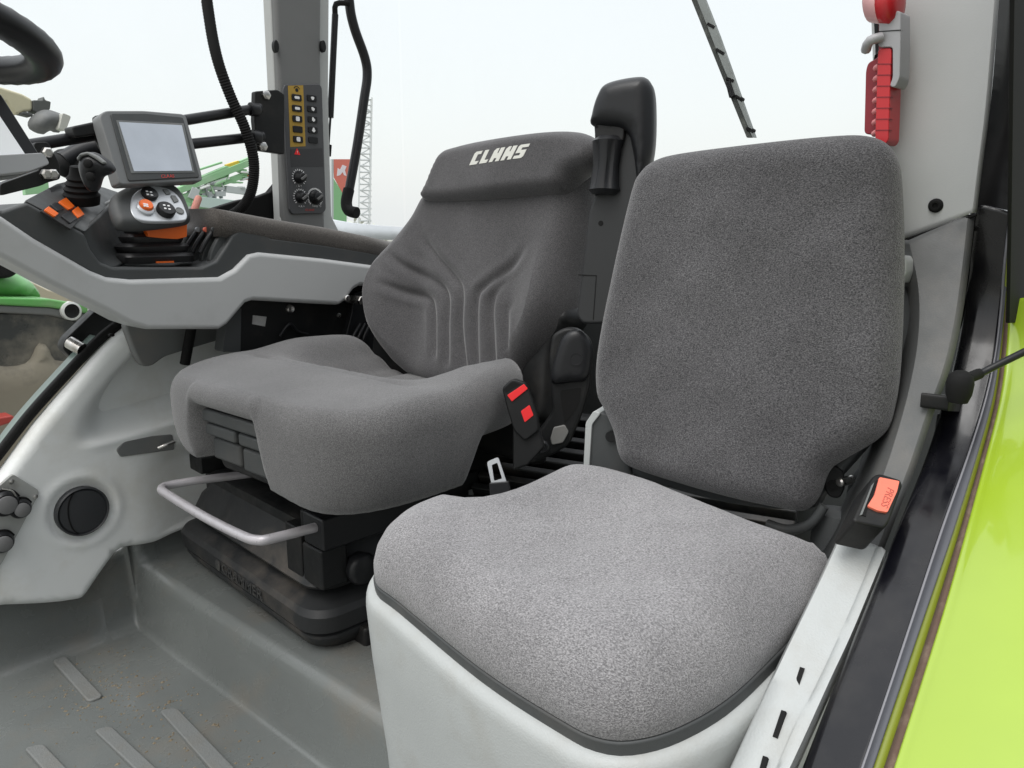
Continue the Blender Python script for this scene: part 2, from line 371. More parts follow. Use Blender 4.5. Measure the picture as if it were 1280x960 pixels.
la = HF.at(585, 206, .052); lb = HF.at(655, 197, .052); lt = HF.at(593, 188, .052)
lw = math.hypot(lb[0]-la[0], lb[1]-la[1]); rot = math.atan2(lb[1]-la[1], lb[0]-la[0])
logo('embroidered_logo', LOGO, ds, HF, la, HF.at(663, 182, .052)[0]-la[0], (lt[1]-la[1])*.9, rot, lambda a, b: .0462+.006*math.sin(a*9), ext=.0006)
# cushion
def cushion():
    cx, cy, hx, hy = 1.0, 1.335, .285, .37
    NT = 320; rings = []
    def edge(t):
        c, s = math.cos(t), math.sin(t); n = 4.4
        k = (abs(c)**n+abs(s)**n)**(-1/n); x, y = k*c, k*s
        X = cx+hx*x; Y = cy+hy*y*(1-.14*max(0, x)**1.5); return X, Y
    def top(X, Y):
        t = (Y-cy)/hy; u = (X-cx)/hx
        z = -.303+.020*float(sstep((u+1)/.8))-.006*t*t
        z -= .075*float(sstep((u+.22)/.45))*(1-float(sstep((abs(t)-.36)/.38)))
        z += .018*float(sstep((u+.15)/.5))*float(sstep((abs(t)-.5)/.3))
        z -= .010*math.exp(-((u+.22)/.05)**2)*(1-float(sstep((abs(t)-.62)/.2)))     # seam behind the front roll
        for g, sgn in ((.34, 1), (.46, -1), (.34, -1), (.46, 1), (.58, 1)):
            d = t-sgn*(g+.10*max(0, -u)); z -= .007*math.exp(-(d/.03)**2)*float(sstep((u+.15)/.25))
        return z
    def bot(X, Y):
        front = float(sstep((.98-X)/.16)); d = abs(Y-1.372)
        n = (1-float(sstep((d-.118)/.03)))*front
        zc = -.472-.020*math.exp(-((Y-1.08)/.12)**2)+.085*float(sstep((X-.985)/.07))
        return zc*(1-n)+(-.352)*n
    for r in [i/16 for i in range(1, 17)]:
        rr = r**.9*.90 if r < 1 else .90
        ring = []
        for k in range(NT):
            X, Y = edge(2*math.pi*k/NT); x, y = cx+(X-cx)*rr, cy+(Y-cy)*rr; ring.append(Vector((x, y, top(x, y))))
        rings.append(ring)
    last = rings[-1]; M = 14
    for j in range(1, M+1):
        ring = []
        for k in range(NT):
            X, Y = edge(2*math.pi*k/NT); zt = last[k].z; zb = bot(X, Y); a = j/M
            # rounded roll over the edge, slight tuck at the bottom
            if a < .45: q = a/.45*math.pi/2; f = .90+.10*math.sin(q); z = zt-(1-math.cos(q))*.055*min(1, (zt-zb)/.11)
            else:
                b = (a-.45)/.55; z1 = zt-.055*min(1, (zt-zb)/.11); f = 1.0-.055*b**3; z = z1+(zb-z1)*b
                if X < 1.0 and Y < 1.2: f += .0022*math.sin(k*1.7+.8*math.sin(k*.23))*max(0, b-.45)**1.5*2
            ring.append(Vector((cx+(X-cx)*f, cy+(Y-cy)*f, z)))
        rings.append(ring)
    ring = [Vector((cx+(p.x-cx)*.85, cy+(p.y-cy)*.85, p.z+.004)) for p in rings[-1]]; rings.append(ring)
    return loft('seat_cushion', FAB2, ds, rings, sharp=0)
cushion()
# plastic pan showing in the cut-out at the front of the cushion
FXN = Frame((.762, 1.375, -.362), (0, -1, 0), (0, 0, 1))
pan = plate('front_pan', BLACK, ds, FXN, [(-.15, .01), (.14, .01), (.14, -.09), (.10, -.135), (-.10, -.135), (-.15, -.08)], -.2, -.01, .008)
pan_ = Frame(FXN.o, FXN.e1, Vector((-.35, 0, 1)))
plate('pan_lip', DKGREY, pan, FXN, rounded([(-.13, -.028), (.125, -.028), (.125, .0), (-.13, .0)], .008), -.012, .022, .010, 4)
box('pan_lever', DKGREY, pan, FXN, -.125, .0, -.058, -.032, -.012, .016, .006, 3)
box('pan_lever', DKGREY, pan, FXN, .005, .122, -.060, -.034, -.012, .012, .006, 3)
box('pan_latch', DKGREY, pan, FXN, -.115, -.005, -.112, -.064, -.02, .004, .008, 3)
box('pan_latch', DKGREY, pan, FXN, .003, .112, -.116, -.066, -.02, .004, .008, 3)
# suspension base (slightly turned)
YW = math.radians(4.5)
BF = Frame((1.06, 1.52, 0), (math.cos(YW), -math.sin(YW)*-1*-1, 0), (math.sin(YW), math.cos(YW), 0))
BF = Frame((1.07, 1.51, 0), (math.cos(YW), -math.sin(YW), 0), (math.sin(YW), math.cos(YW), 0))
def rl(name, m, prof, r=.06, parent=ds, cx=0, cy=0):
    return loft(name, m, parent, [[BF.to3(a, b, z) for a, b in rrect(cx, cy, hx, hy, r, 6)] for hx, hy, z in prof], sharp=28)
BASE = mat('dusty_black_plastic', (.022, .023, .024), .5, bump=.15, bscale=500, spec=.35, dirt=(.105, .09, .075), dscale=5, damt=.85)
base = rl('suspension_base', BASE, [(.225, .31, -.846), (.235, .32, -.838), (.250, .335, -.818), (.256, .341, -.806), (.256, .341, -.800), (.250, .335, -.797), (.262, .345, -.790), (.265, .348, -.755), (.258, .341, -.742), (.235, .318, -.732), (.2, .29, -.722)])
FT = Frame(BF.to3(-.2655, 0, 0), (-BF.e2), (0, 0, 1))
text('embossed_lettering', 'GRAMMER', emboss_mat(), base, FT, (.035, -.772), .034, 0, .0012, xs=1.25)
disc('embossed_mark', emboss_mat(), base, FT, (-.085, -.772), .013, -.001, .0014, .0005)
bel = rl('bellows', BASE, [(.19, .27, -.735), (.215, .30, -.722), (.238, .318, -.712), (.243, .323, -.704), (.238, .318, -.697), (.222, .302, -.655), (.21, .29, -.64), (.20, .28, -.60)], .055)
frm = rl('upper_frame', BLACK, [(.200, .275, -.645), (.205, .28, -.640), (.205, .28, -.598), (.195, .27, -.594)], .02)
for sy in (-1, 1):
    plate('slide_rail', BLACK, ds, BF, [(-.225, sy*.275-.035), (.2, sy*.275-.035), (.2, sy*.275+.035), (-.225, sy*.275+.035)], -.598, -.556, .005)
plate('slide_housing', SATIN, ds, BF, [(-.235, -.345), (.06, -.345), (.06, -.27), (-.235, -.27)], -.615, -.548, .006)
plate('side_plate', BLACK, ds, BF, [(-.236, -.335), (-.175, -.335), (-.175, -.262), (-.236, -.262)], -.70, -.616, .006)
plate('corner_cover', BLACK, ds, BF, [(-.238, -.262), (-.17, -.262), (-.17, -.20), (-.238, -.20)], -.695, -.59, .004)
kf = Frame(BF.to3(-.15, -.335, -.675), BF.e1, (0, 0, 1))
lathe('adjuster_knob', SATIN, ds, kf, (0, 0), [(.03, -.01), (.034, .012), (.03, .02), (.022, .024), (.0, .024)][:4], 20)
for i in range(3):
    plate('mechanism_bar', BLACK, ds, BF, [(-.15+.1*i, -.24), (-.115+.1*i, -.24), (-.115+.1*i, .24), (-.15+.1*i, .24)], -.594, -.57+.006*(i % 2), .003)
plate('inner_plate', MATTE, ds, BF, [(-.12, -.30), (.26, -.30), (.26, .26), (-.12, .26)], -.60, -.50, .004)
plate('base_foot', BLACK, ds, BF, [(-.16, -.36), (-.06, -.36), (-.06, -.26), (-.16, -.26)], PLAT-.004, -.80, .008)
hz = -.566
tube('grab_handle', HANDLE, ds, [(.93, 1.60, -.572), (.80, 1.64, hz), (.735, 1.658, hz), (.712, 1.645, hz), (.705, 1.60, hz), (.692, 1.42, hz), (.690, 1.28, hz), (.697, 1.232, hz), (.725, 1.216, hz), (.85, 1.208, -.572), (.93, 1.20, -.575)], .0095, 14, 8)
# folded-up armrest
AF = Frame((1.25, .90, -.10), (.30, -.954, 0), (.10, 0, 1))
arm = plate('folded_armrest', mat('charcoal_plastic', (.026, .027, .028), .45, bump=.15, bscale=500, spec=.35), ds, AF, rounded(AF.many([(742, 155), (745, 240), (736, 262), (728, 330), (720, 395), (728, 405), (760, 405), (792, 330), (808, 200), (806, 130)]), .02), -.072, .0, .015, 3)
ap = cat_rom(AF.many([(742, 158), (741, 143), (748, 120), (760, 105), (796, 97), (812, 101), (818, 125), (816, 190), (800, 235), (792, 190), (782, 165)], .0), 5)
pillow('armrest_pad', SATIN, arm, AF, ap, .03, .03, .07, .03, .006)
plate('adjuster_bracket', BLACK, arm, AF, rounded(AF.many([(744, 152), (782, 150), (783, 165), (781, 180), (746, 178)]), .012), -.01, .012, .005)
kn = AF.many([(750, 172), (776, 169), (775, 243), (741, 243), (744, 200)], .0)
kx = AF.at(759, 205)[0]; ky0 = AF.at(756, 244)[1]; ky1 = AF.at(762, 172)[1]
prof = [(0, .022), (.08, .031), (.2, .029), (.5, .026), (.8, .029), (.92, .031), (1.0, .022)]
rg = []
for t, r in prof:
    b = ky0+(ky1-ky0)*t; rg.append([AF.to3(kx-.002+.004*t+r*math.cos(q)*(1-.15*max(0, math.cos(6*q))*(t > .1)*(t < .9)), b, .004+r*math.sin(q)*(1-.15*max(0, math.cos(6*q))*(t > .1)*(t < .9))) for q in [2*math.pi*k/72 for k in range(72)]])
loft('adjusting_knob', SATIN, arm, rg, sharp=40)
disc('screw', MATTE, arm, AF, AF.at(751, 279), .005, -.001, .001, .0004)
plate('cover_seam', MATTE, arm, AF, AF.many([(723, 343), (746, 344), (742, 400), (741, 400), (745, 345), (723, 344.4)]), -.001, .0008, 0)
for v in (160, 158): disc('screw', MATTE, arm, AF, AF.at(748 if v == 160 else 766, v), .003, .011, .0125, .0004)
box('backrest_frame', BLACK, ds, Frame((1.30, 1.33, -.40), (0, -1, 0), (.2, 0, 1)), -.30, .30, -.12, .13, -.03, .02, .01)
# side bracket with raised round mark, and buckle
SB = Frame((1.22, .925, -.42), (.55, -.835, 0), (.12, 0, 1))
sb = plate('side_bracket', BLACK, ds, SB, rounded(SB.many([(690, 418), (706, 409), (722, 410), (738, 424), (742, 440), (737, 485), (727, 520), (712, 556), (690, 570), (668, 578), (655, 560), (672, 540), (690, 515), (688, 480), (686, 450)]), .012), -.05, .0, .008)
pillow('recliner_cover', SATIN, sb, SB, cat_rom(SB.many([(690, 478), (694, 445), (706, 418), (724, 412), (738, 428), (740, 450), (733, 474), (712, 478)]), 4), .014, .018, .01, .01, .006)
lathe('round_mark', SATIN, sb, SB, SB.at(720, 449, .014), [(.0135, .012), (.0135, .0155), (.011, .0155), (.0105, .0148)], 24)
plate('shadow_slot', MATTE, sb, SB, rounded(SB.many([(700, 488), (727, 484), (724, 505), (714, 520), (706, 530), (702, 505)]), .006), -.001, .0012, 0)
plate('release_tab', MIDGREY, sb, SB, rounded(SB.many([(692, 534), (706, 531), (711, 540), (704, 553), (690, 556), (688, 548)], .004), .004), -.01, .008, .002)
lathe('pivot_bolt', SATIN, sb, SB, SB.at(679, 558), [(.014, -.01), (.014, .012), (.010, .015), (.009, .013)], 18)
pillow('backrest_shell', BLACK, ds, Frame(DB.to3(0, 0, -.02), DB.e1, DB.e2), cat_rom(DB.many([(655, 440), (690, 405), (714, 380), (724, 400), (712, 420), (702, 450), (698, 500), (690, 530), (655, 520)], 0), 4), .06, .03, .03, .02, .008)
BKF = Frame((1.10, .90, -.36), (.55, -.83, 0), (.16, .05, 1))
bk = plate('belt_buckle', BLACK, ds, BKF, rounded(BKF.many([(627, 485), (640, 473), (657, 478), (662, 490), (672, 520), (674, 538), (656, 552), (642, 538), (634, 512)]), .008), -.025, .0, .004)
plate('release_button', BRED, bk, BKF, rounded(BKF.many([(634, 494), (655, 480), (660, 486), (640, 502)]), .002), -.004, .0025, .001)
plate('release_button', BRED, bk, BKF, rounded(BKF.many([(651, 514), (662, 506), (667, 519), (656, 528)]), .002), -.004, .0015, .001)
plate('buckle_slot', MATTE, bk, BKF, BKF.many([(629, 487), (641, 477), (650, 480), (633, 491)]), -.004, .0008, 0)
plate('buckle_stalk', BLACK, ds, BKF, BKF.many([(640, 535), (672, 530), (680, 560), (660, 582), (640, 590)]), -.03, -.008, .005)

# ================================================================== PASSENGER SEAT
ps = thing('passenger_chair', 'small speckled grey folding passenger seat with rectangular backrest beside the door opening', 'seat', (.75, .55, -.5))
AL = math.radians(9.5)
PC = Frame((.75, .55, -.455), (math.cos(AL), 0, math.sin(AL)), (0, 1, 0))
pco = PC.many([(498, 752, 0), (600, 835, 0), (700, 899, 0), (745, 921, 0), (790, 925, 0), (850, 908, 0), (920, 865, 0), (1000, 785, 0), (1030, 730, .02), (1043, 695, .04), (1032, 668, .06), (1000, 648, .075), (920, 615, .08), (820, 578, .08), (750, 563, .08), (700, 564, .08), (664, 578, .08), (632, 596, .075), (600, 603, .075), (555, 601, .075), (515, 617, .07), (480, 644, .06), (464, 680, .04), (468, 715, .02)])
pco = cat_rom(pco, 5)
pillow('seat_cushion', FABC, ps, PC, pco, .082, .075, .004, .01, .008, lambda A, B, D: .006*sstep(D/.2)-.012*np.exp(-(((A+.02)/.12)**2+((B-.02)/.12)**2)))
plate('cushion_rim', DKGREY, ps, PC, offs(resample(pco, .012), .002), -.020, -.0015, .003, 2)
# moulded box the seat stands on
rim = resample(offs(resample(pco, .02), .006), .015)
rim = [p if p.x < .23 else Vector((min(p.x, .27), p.y)) for p in rim]
def boxring(d, h, k):
    out = []
    for p in offs(rim, d):
        q = PC.to3(p.x, p.y, -.017); z = q.z+h
        out.append(Vector((q.x, q.y, z if k == 0 else q.z*(1-k)+(-1.0)*k)))
    return out
loft('seat_box', WHITE, ps, [boxring(-.03, 0, 0), boxring(-.002, 0.0, 0), boxring(.006, -.003, 0), boxring(.009, -.010, 0), boxring(.010, -.02, 0), boxring(.004, 0, .2), boxring(-.012, 0, .5), boxring(-.03, 0, .99)], cap=False, sharp=0)
# backrest
TP = math.radians(8)
PB = Frame((.975, .47, -.35), (0, -1, 0), (math.sin(TP), 0, math.cos(TP)))
pbo = PB.many([(784, 240), (797, 212), (815, 197), (850, 188), (950, 175), (1040, 166), (1080, 166), (1103, 175), (1117, 196), (1122, 240), (1124, 330), (1120, 450), (1112, 510), (1098, 545), (1055, 573), (1030, 590), (1018, 620), (1005, 638), (985, 640), (900, 622), (800, 592), (772, 576), (762, 540), (750, 512), (741, 490), (742, 440), (760, 345)], .02)
pillow('backrest', FAB, ps, PB, cat_rom(pbo, 4), .032, .035, .03, .02, .008, lambda A, B, D: .004*sstep(D/.12)-.003*np.exp(-((B-.24)/.05)**2)*np.exp(-((A-.02)/.08)**2))
pbs = Frame(PB.to3(0, 0, -.035), PB.e1, PB.e2)
plate('back_shell', DKGREY, ps, pbs, offs(resample(cat_rom(PB.many([(790, 245), (815, 210), (950, 185), (1080, 176), (1108, 196), (1114, 330), (1106, 500), (1090, 540), (1020, 620), (1000, 640), (900, 632), (790, 600), (768, 575), (760, 500)], 0), 4), .012), 0), -.02, .012, .006)
# hinge cheeks
HC = Frame((.97, .68, -.40), (.25, -.97, 0), (0, 0, 1))
hc = plate('hinge_cheek', DKGREY, ps, HC, rounded(HC.many([(733, 585), (736, 530), (746, 515), (765, 518), (778, 545), (790, 600), (735, 600)]), .012), -.04, .0, .008)
plate('cheek_edge', WHITE, hc, HC, rounded(HC.many([(730, 590), (733, 528), (743, 513), (752, 516), (741, 530), (737, 592)]), .004), -.045, .004, .002)
lathe('hinge_bolt', BLACK, hc, HC, HC.at(765, 545), [(.009, -.005), (.009, .006), (.004, .006)], 16)
HR = Frame((1.0, .31, -.40), (.35, -.937, 0), (0, 0, 1))
hb = plate('hinge_bracket', BLACK, ps, HR, rounded(HR.many([(1030, 590), (1043, 581), (1055, 590), (1057, 610), (1050, 624), (1036, 622), (1030, 610)]), .006), -.012, .0, .003)
lathe('hinge_hole', MATTE, hb, HR, HR.at(1041, 607), [(.0075, -.002), (.0075, .002), (.005, .002), (.005, .0005)], 18)
lathe('hinge_pin', STEEL, hb, Frame(HR.to3(*HR.at(1057, 603), -.006), (0, 0, 1), (.3, .9, 0)), (0, 0), [(.006, -.012), (.006, .012), (.004, .014)], 14)
lathe('pivot_post', DKGREY, ps, Frame(pX(1045, 640, 1.02)+Vector((0, 0, 0)), (1, 0, 0), (0, 1, 0)), (0, 0), [(.030, -.09), (.029, -.01), (.026, .0), (.012, .004)], 24)
pillow('pivot_cover', DKGREY, ps, Frame((1.05, .27, -.40), (.35, -.937, 0), (0, 0, 1)), cat_rom(Frame((1.05, .27, -.40), (.35, -.937, 0), (0, 0, 1)).many([(1056, 668), (1056, 630), (1064, 598), (1080, 580), (1092, 576), (1094, 600), (1088, 640), (1076, 668)]), 4), .02, .02, .03, .02, .007)
tube('support_strap', DKGREY, ps, [pX(1030, 632, .985), pX(1012, 655, .98), pX(985, 662, .985), pX(960, 655, .99)], .007, 10)

# ================================================================== CONTROL CONSOLE on the driver's far side
con = thing('control_console', 'light grey armrest control console with dark sloping top, beyond the driver seat', 'console', (.9, 1.8, -.2))
K0 = FY(1.70)
shell = K0.many([(-70, 235), (0, 271), (40, 298), (75, 318), (110, 338), (130, 346), (160, 349), (270, 346), (288, 336), (306, 318), (320, 315), (400, 323), (475, 333), (500, 336), (500, 357), (445, 357), (438, 361), (428, 375), (420, 381), (312, 375), (303, 378), (280, 405), (270, 411), (180, 411), (158, 404), (130, 389), (60, 355), (0, 323), (-70, 290)])
plate('side_shell', SHELL, con, K0, shell, -.10, .018, .012, 4)
body = K0.many([(-70, 220), (0, 264), (32, 253), (104, 292), (112, 312), (124, 328), (140, 334), (250, 334), (268, 326), (280, 308), (288, 294), (302, 283), (318, 278), (336, 297), (400, 305), (480, 318), (500, 322), (500, 345), (320, 330), (300, 335), (280, 352), (130, 352), (0, 280), (-70, 240)])
plate('console_body', DKGREY, con, K0, body, -.30, .008, .007, 4)
# sloped front block that carries the small switches
tl, tr, br_, bl_ = pY(74, 229, 1.93), pY(146, 240, 1.93), pY(105, 291, 1.70), pY(30, 252, 1.70)
CT = frame3(bl_, br_, tl)
blk = plate('switch_block', DKGREY, con, CT, rounded([CT.at(30, 252), CT.at(105, 291), CT.at(122, 275), CT.at(152, 243), CT.at(128, 235), CT.at(82, 228), CT.at(70, 231)], .008), -.05, .003, .005)
ribbon('recess_wall', DKGREY, con, [[pY(*q, 1.705) for q in [(103, 291), (111, 310), (123, 327), (142, 334)]], [pY(*q, 1.93) for q in [(152, 243), (157, 268), (166, 298), (182, 318)]]], .008, 6, crossn=3)
plate('console_back', MIDGREY, con, FY(1.95), rounded(FY(1.95).many([(120, 330), (118, 260), (150, 246), (168, 243), (235, 262), (300, 268), (320, 280), (310, 330)]), .012), -.03, .0, .008)
for q, mm in (([(50, 264), (68, 253), (104, 271), (88, 287)], BLACK), ([(72, 254), (81, 249), (92, 260), (85, 264)], ORANGE), ([(89, 265), (96, 260), (104, 270), (97, 274)], ORANGE), ([(54, 264), (59, 260), (72, 269), (67, 273)], ORANGE), ([(62, 258), (70, 255), (79, 262), (71, 266)], SATIN), ([(75, 272), (84, 266), (95, 275), (86, 281)], SATIN)):
    plate('rocker_switch' if mm is not BLACK else 'switch_recess', mm, blk, CT, rounded([CT.at(u, v, .004) for u, v in q], .003), .001, .0055 if mm is BLACK else .009, .0015, 2)
plate('label_plate', SATIN, blk, CT, [CT.at(u, v, .004) for u, v in [(60, 235), (76, 231), (80, 236), (64, 240)]], .001, .004, .001)
# small joystick
jf = Frame(pY(102, 243, 1.84), (1, 0, .1), (0, 1, .25))
js = lathe('joystick_boot', MATTE, con, jf, (0, 0), [(.034, -.02), (.037, .0), (.032, .006), (.035, .012), (.028, .018), (.031, .023), (.024, .030), (.027, .035), (.02, .042), (.016, .06)], 28)
JF = camframe(0, 0, pY(119, 214, 1.64))
pillow('joystick_head', SATIN, js, JF, cat_rom(JF.many([(102, 200), (107, 193), (118, 190), (130, 196), (140, 205), (143, 213), (137, 218), (128, 222), (122, 238), (112, 238), (105, 226), (101, 212)]), 5), .03, .03, .03, .03, .005)
plate('joystick_rim', MIDGREY, js, JF, JF.many([(104, 199), (109, 193), (118, 191), (129, 196), (139, 204), (137, 207), (127, 200), (118, 195), (110, 197), (106, 203)]), .012, .026, .003)
for u, v in ((113, 205), (116, 221)): lathe('thumb_button', MATTE, js, JF, JF.at(u, v, .02), [(.0085, .022), (.0085, .031), (.006, .033)], 18)
# multi function lever
gf = Frame(pY(203, 324, 1.74)+Vector((0, .045, 0)), (1, 0, 0), (0, 1, 0))
GS = 1.74/960*1.05
rings = []
for hx, hy, h in ((.078, .05, -.008), (.082, .055, .006), (.078, .05, .013), (.066, .042, .015), (.072, .046, .020), (.074, .048, .028), (.068, .043, .034), (.058, .037, .036), (.062, .04, .041), (.064, .042, .049), (.058, .037, .055), (.050, .032, .057), (.054, .034, .062), (.055, .035, .070), (.045, .03, .078)):
    rings.append([gf.to3(a, b, h*1.0) for a, b in rrect(0, 0, hx, hy, min(hx, hy)*.55, 5)])
boot = loft('lever_boot', mat('boot_rubber', (.016, .016, .017), .45), con, rings, sharp=50)
plate('boot_marker', ORANGE, boot, Frame(gf.o+Vector((0, -.0545, 0)), (1, 0, 0), (0, 0, 1)), [(-.02, -.008), (.02, -.008), (.02, -.004), (-.02, -.004)], .0, .003, 0)
GO = FY(1.735)
gb = plate('lever_base', ORANGE, boot, GO, rounded(GO.many([(168, 282), (234, 279), (234, 296), (222, 299), (205, 298), (185, 296), (184, 289), (168, 287)]), .004), -.06, .0, .004)
GH = frame3(pY(140, 285, 1.70), pY(237, 285, 1.715), pY(150, 235, 1.775))
go = cat_rom(GH.many([(136, 262), (139, 248), (152, 239), (172, 231), (192, 230), (213, 234), (226, 245), (234, 262), (237, 276), (228, 281), (190, 286), (155, 287), (143, 280)]), 6)
head = pillow('lever_head', DKGREY, boot, GH, go, .020, .02, .022, .03, .005)
face = cat_rom([GH.at(u, v, .021) for u, v in [(163, 257), (166, 244), (178, 235), (194, 233), (211, 236), (224, 246), (232, 262), (234, 272), (226, 276), (190, 277), (172, 274), (165, 267)]], 5)
plate('control_face', SILVER, head, GH, face, .012, .0215, .003)
def knob(px, r, m, hh, asp=1): 
    return lathe('lever_button', m, head, GH, GH.at(*px, .025), [(r, .019), (r, .021+hh*.7), (r*.85, .021+hh), (r*.5, .021+hh*1.05)], 22)
k1 = knob((187, 242), .018, SATIN, .010); k2 = knob((207, 263), .020, SATIN, .014)
lathe('button_ring', SILVER, head, GH, GH.at(182, 260, .024), [(.0185, .018), (.0185, .026), (.016, .028)], 22)
k3 = knob((182, 258), .0150, ORANGE, .013)
for kn_, (u, v), r in ((k1, (187, 241), .010), (k2, (208, 260), .011), (k3, (182, 257), .006)):
    c = GH.at(u, v, .033); q = .0315 if kn_ is k1 else (.0358 if kn_ is k2 else .0345)
    for j in range(4):
        a = j*math.pi/2+.6
        plate('print_mark', GLYPH, kn_, GH, rounded([(c[0]+r*.6*math.cos(a)+s*.0026, c[1]+r*.6*math.sin(a)+t*.0018) for s, t in ((-1, -1), (1, -1), (1, 1), (-1, 1))], .0006), q-.002, q+.0006, 0)
for q in ([(203, 236), (209, 236), (214, 242), (208, 243)], [(213, 244), (219, 244), (224, 251), (218, 253)]):
    pt = [GH.at(u, v, .024) for u, v in q]; plate('push_button', MIDGREY, head, GH, rounded(pt, .0025), .018, .0245, .001)
lathe('push_button', MIDGREY, head, GH, GH.at(225, 263, .024), [(.0095, .018), (.0095, .0235), (.008, .0245), (.0075, .0235)], 20)
# hydraulic lever quadrant: curved black fins behind the grip
for i in range(4):
    ff = FY(1.712+.034*i); k_ = 10*i
    sh = [(262-k_, 330), (263-k_, 318), (270-k_, 302), (280-k_, 288), (292-k_, 281-i), (312-k_, 278-i), (330-k_, 280-i), (322, 330)]
    q_ = plate('quadrant_fin', DKGREY, con, ff, rounded([ff.at(u, v) for u, v in sh], .014), -.016, .0, .003)
    if i:
        tube('lever_stem', SATIN, con, [pY(260-k_, 316, 1.70+.034*i), pY(268-k_, 301, 1.70+.034*i), pY(279-k_, 286, 1.70+.034*i)], .006, 8)
        disc('lever_tip', (DKGREY, CORAL, SILVER)[i-1], con, FY(1.692+.034*i), FY(1.692+.034*i).at(277-k_, 287), .006, -.004, .003, .001, 14)
# padded armrest on the console
pr = []
for (u, v), t in zip([(245, 262), (262, 265), (300, 272), (335, 278), (380, 285), (430, 295), (480, 306)], (.012, .022, .030, .034, .034, .032, .028)):
    c = pY(u, v, 1.80); wy = .11
    pr.append([c+Vector((0, a, b-.030)) for a, b in rrect(0, 0, wy, .032, .026, 5)])
loft('armrest_pad', PAD, con, pr, sharp=0)
tube('strap', SALMON, con, [pY(248, 248, 1.92), pY(243, 262, 1.88), pY(238, 280, 1.86), pY(243, 295, 1.84), pY(239, 318, 1.84)], .009, 10)
# black carrier under the rear of the console
cf = FY(1.74)
car = plate('carrier_plate', BLACK, con, cf, rounded(cf.many([(298, 372), (470, 350), (470, 440), (285, 440), (290, 400)]), .01), -.06, .0, .004)
lathe('bolt', STEEL, car, cf, cf.at(362, 386), [(.012, -.002), (.012, .004), (.008, .009), (.004, .007)], 18)
lathe('bolt', STEEL, car, cf, cf.at(423, 394), [(.006, -.002), (.006, .004), (.003, .005)], 14)
lathe('bolt', STEEL, car, FY(1.68), FY(1.68).at(449, 375), [(.012, -.05), (.012, .012), (.010, .014)], 6)
lathe('bolt', STEEL, car, FY(1.68), FY(1.68).at(434, 373), [(.009, -.05), (.009, .002), (.007, .004)], 16)
plate('sticker', mat('worn_sticker', (.45, .45, .44), .6, var=.5, vscale=60), car, cf, cf.many([(316, 394), (333, 396), (331, 408), (315, 405)]), -.001, .001, 0)
plate('bracket_arm', SATIN, con, FY(1.72), rounded(FY(1.72).many([(443, 366), (470, 358), (470, 440), (428, 440), (440, 390)]), .01), -.03, .0, .004)
plate('support_leg', DKGREY, con, FY(1.735), rounded(FY(1.735).many([(283, 398), (302, 384), (301, 440), (278, 440)]), .006), -.04, .0, .006)
for a in (0, 1, 2): tube('cable', SATIN, con, [pY(450+6*a, 405, 1.71), pY(440+7*a, 425, 1.70), pY(436+8*a, 445, 1.72)], .005, 8)
tube('cable', SATIN, con, [pY(350+0*a, 420, 1.73), pY(362, 405, 1.725), pY(372, 414, 1.73), pY(385, 418, 1.73)], .004, 8)
tube('console_post', MATTE, con, [pY(240, 405, 1.80), pY(231, 455, 1.82)], .012, 12, 1)

# ================================================================== TERMINALS AND THEIR RAILS
scr = thing('touch_terminal', 'grey touch screen terminal with a display coloured pale blue like reflected sky above the lever grip', 'screen', pY(195, 185, 1.75))
S = frame3(pY(152, 229, 1.70), pY(253, 225, 1.76), pY(125, 143, 1.74))
so = rounded(S.many([(150, 231), (254, 226), (252, 215), (233, 145), (228, 142), (180, 138), (132, 138), (124, 144)]), .010)
hs = plate('housing', mat('terminal_grey', (.16, .165, .165), .5, bump=.15, bscale=600), scr, S, so, -.030, .0, .006, 3)
plate('bezel', DKGREY, scr, S, rounded(S.many([(160, 227), (249, 222), (246, 212), (228, 147), (181, 142), (137, 142)]), .006), -.002, .003, .002)
plate('display_frame', MIDGREY, scr, S, S.many([(163, 217.5), (242, 216.5), (228.5, 155), (144, 151)]), .001, .0042, .001)
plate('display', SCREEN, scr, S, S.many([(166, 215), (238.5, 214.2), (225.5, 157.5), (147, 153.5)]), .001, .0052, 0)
text('maker_text', 'CLAAS', REDP, hs, S, S.at(209, 220.5, .003), .0105, .0036, .0003, shear=.3, xs=1.15, rot=.0)
term = thing('display_terminal', 'second grey terminal with a white screen, cut off by the left edge', 'screen', pY(20, 180, 1.35))
T = frame3(pY(0, 224, 1.33), pY(57, 205, 1.36), pY(-20, 110, 1.36))
plate('housing', mat('terminal_grey', (.16, .165, .165), .5), term, T, rounded(T.many([(-80, 236), (30, 218), (57, 208), (50, 194), (2, 118), (-10, 108), (-120, 95), (-120, 230)]), .006), -.03, .0, .005)
plate('bezel', SATIN, term, T, T.many([(-110, 205), (46, 192), (0, 120), (-15, 112), (-110, 105)]), -.002, .003, .001)
plate('display', mat('white_display', (.70, .72, .73), .15, emit=(.9, .93, .95, .30)), term, T, T.many([(-110, 204), (30, 195), (-16, 126), (-110, 112)]), .001, .0045, 0)
plate('front_bar', mat('terminal_light', (.34, .345, .35), .45), term, T, rounded(T.many([(-110, 202), (48, 193), (57, 207), (30, 217), (-110, 232)]), .006), -.01, .012, .005)
rails = thing('monitor_rails', 'black twin bar rail with clamp arm and bolted plate carrying the terminals', 'bracket', pY(230, 165, 1.86))
for (a, b) in (((36, 182), (325, 135)), ((150, 190), (328, 170))):
    tube('rail', SATIN, rails, [pY(*a, 1.80), pY(*b, 1.88)], .0125, 14, 1)
FP = FY(1.89)
pl = plate('mounting_plate', BLACK, rails, FP, rounded(FP.many([(319, 114), (347, 112), (356, 118), (356, 193), (322, 188), (318, 150)]), .005), -.02, .0, .003)
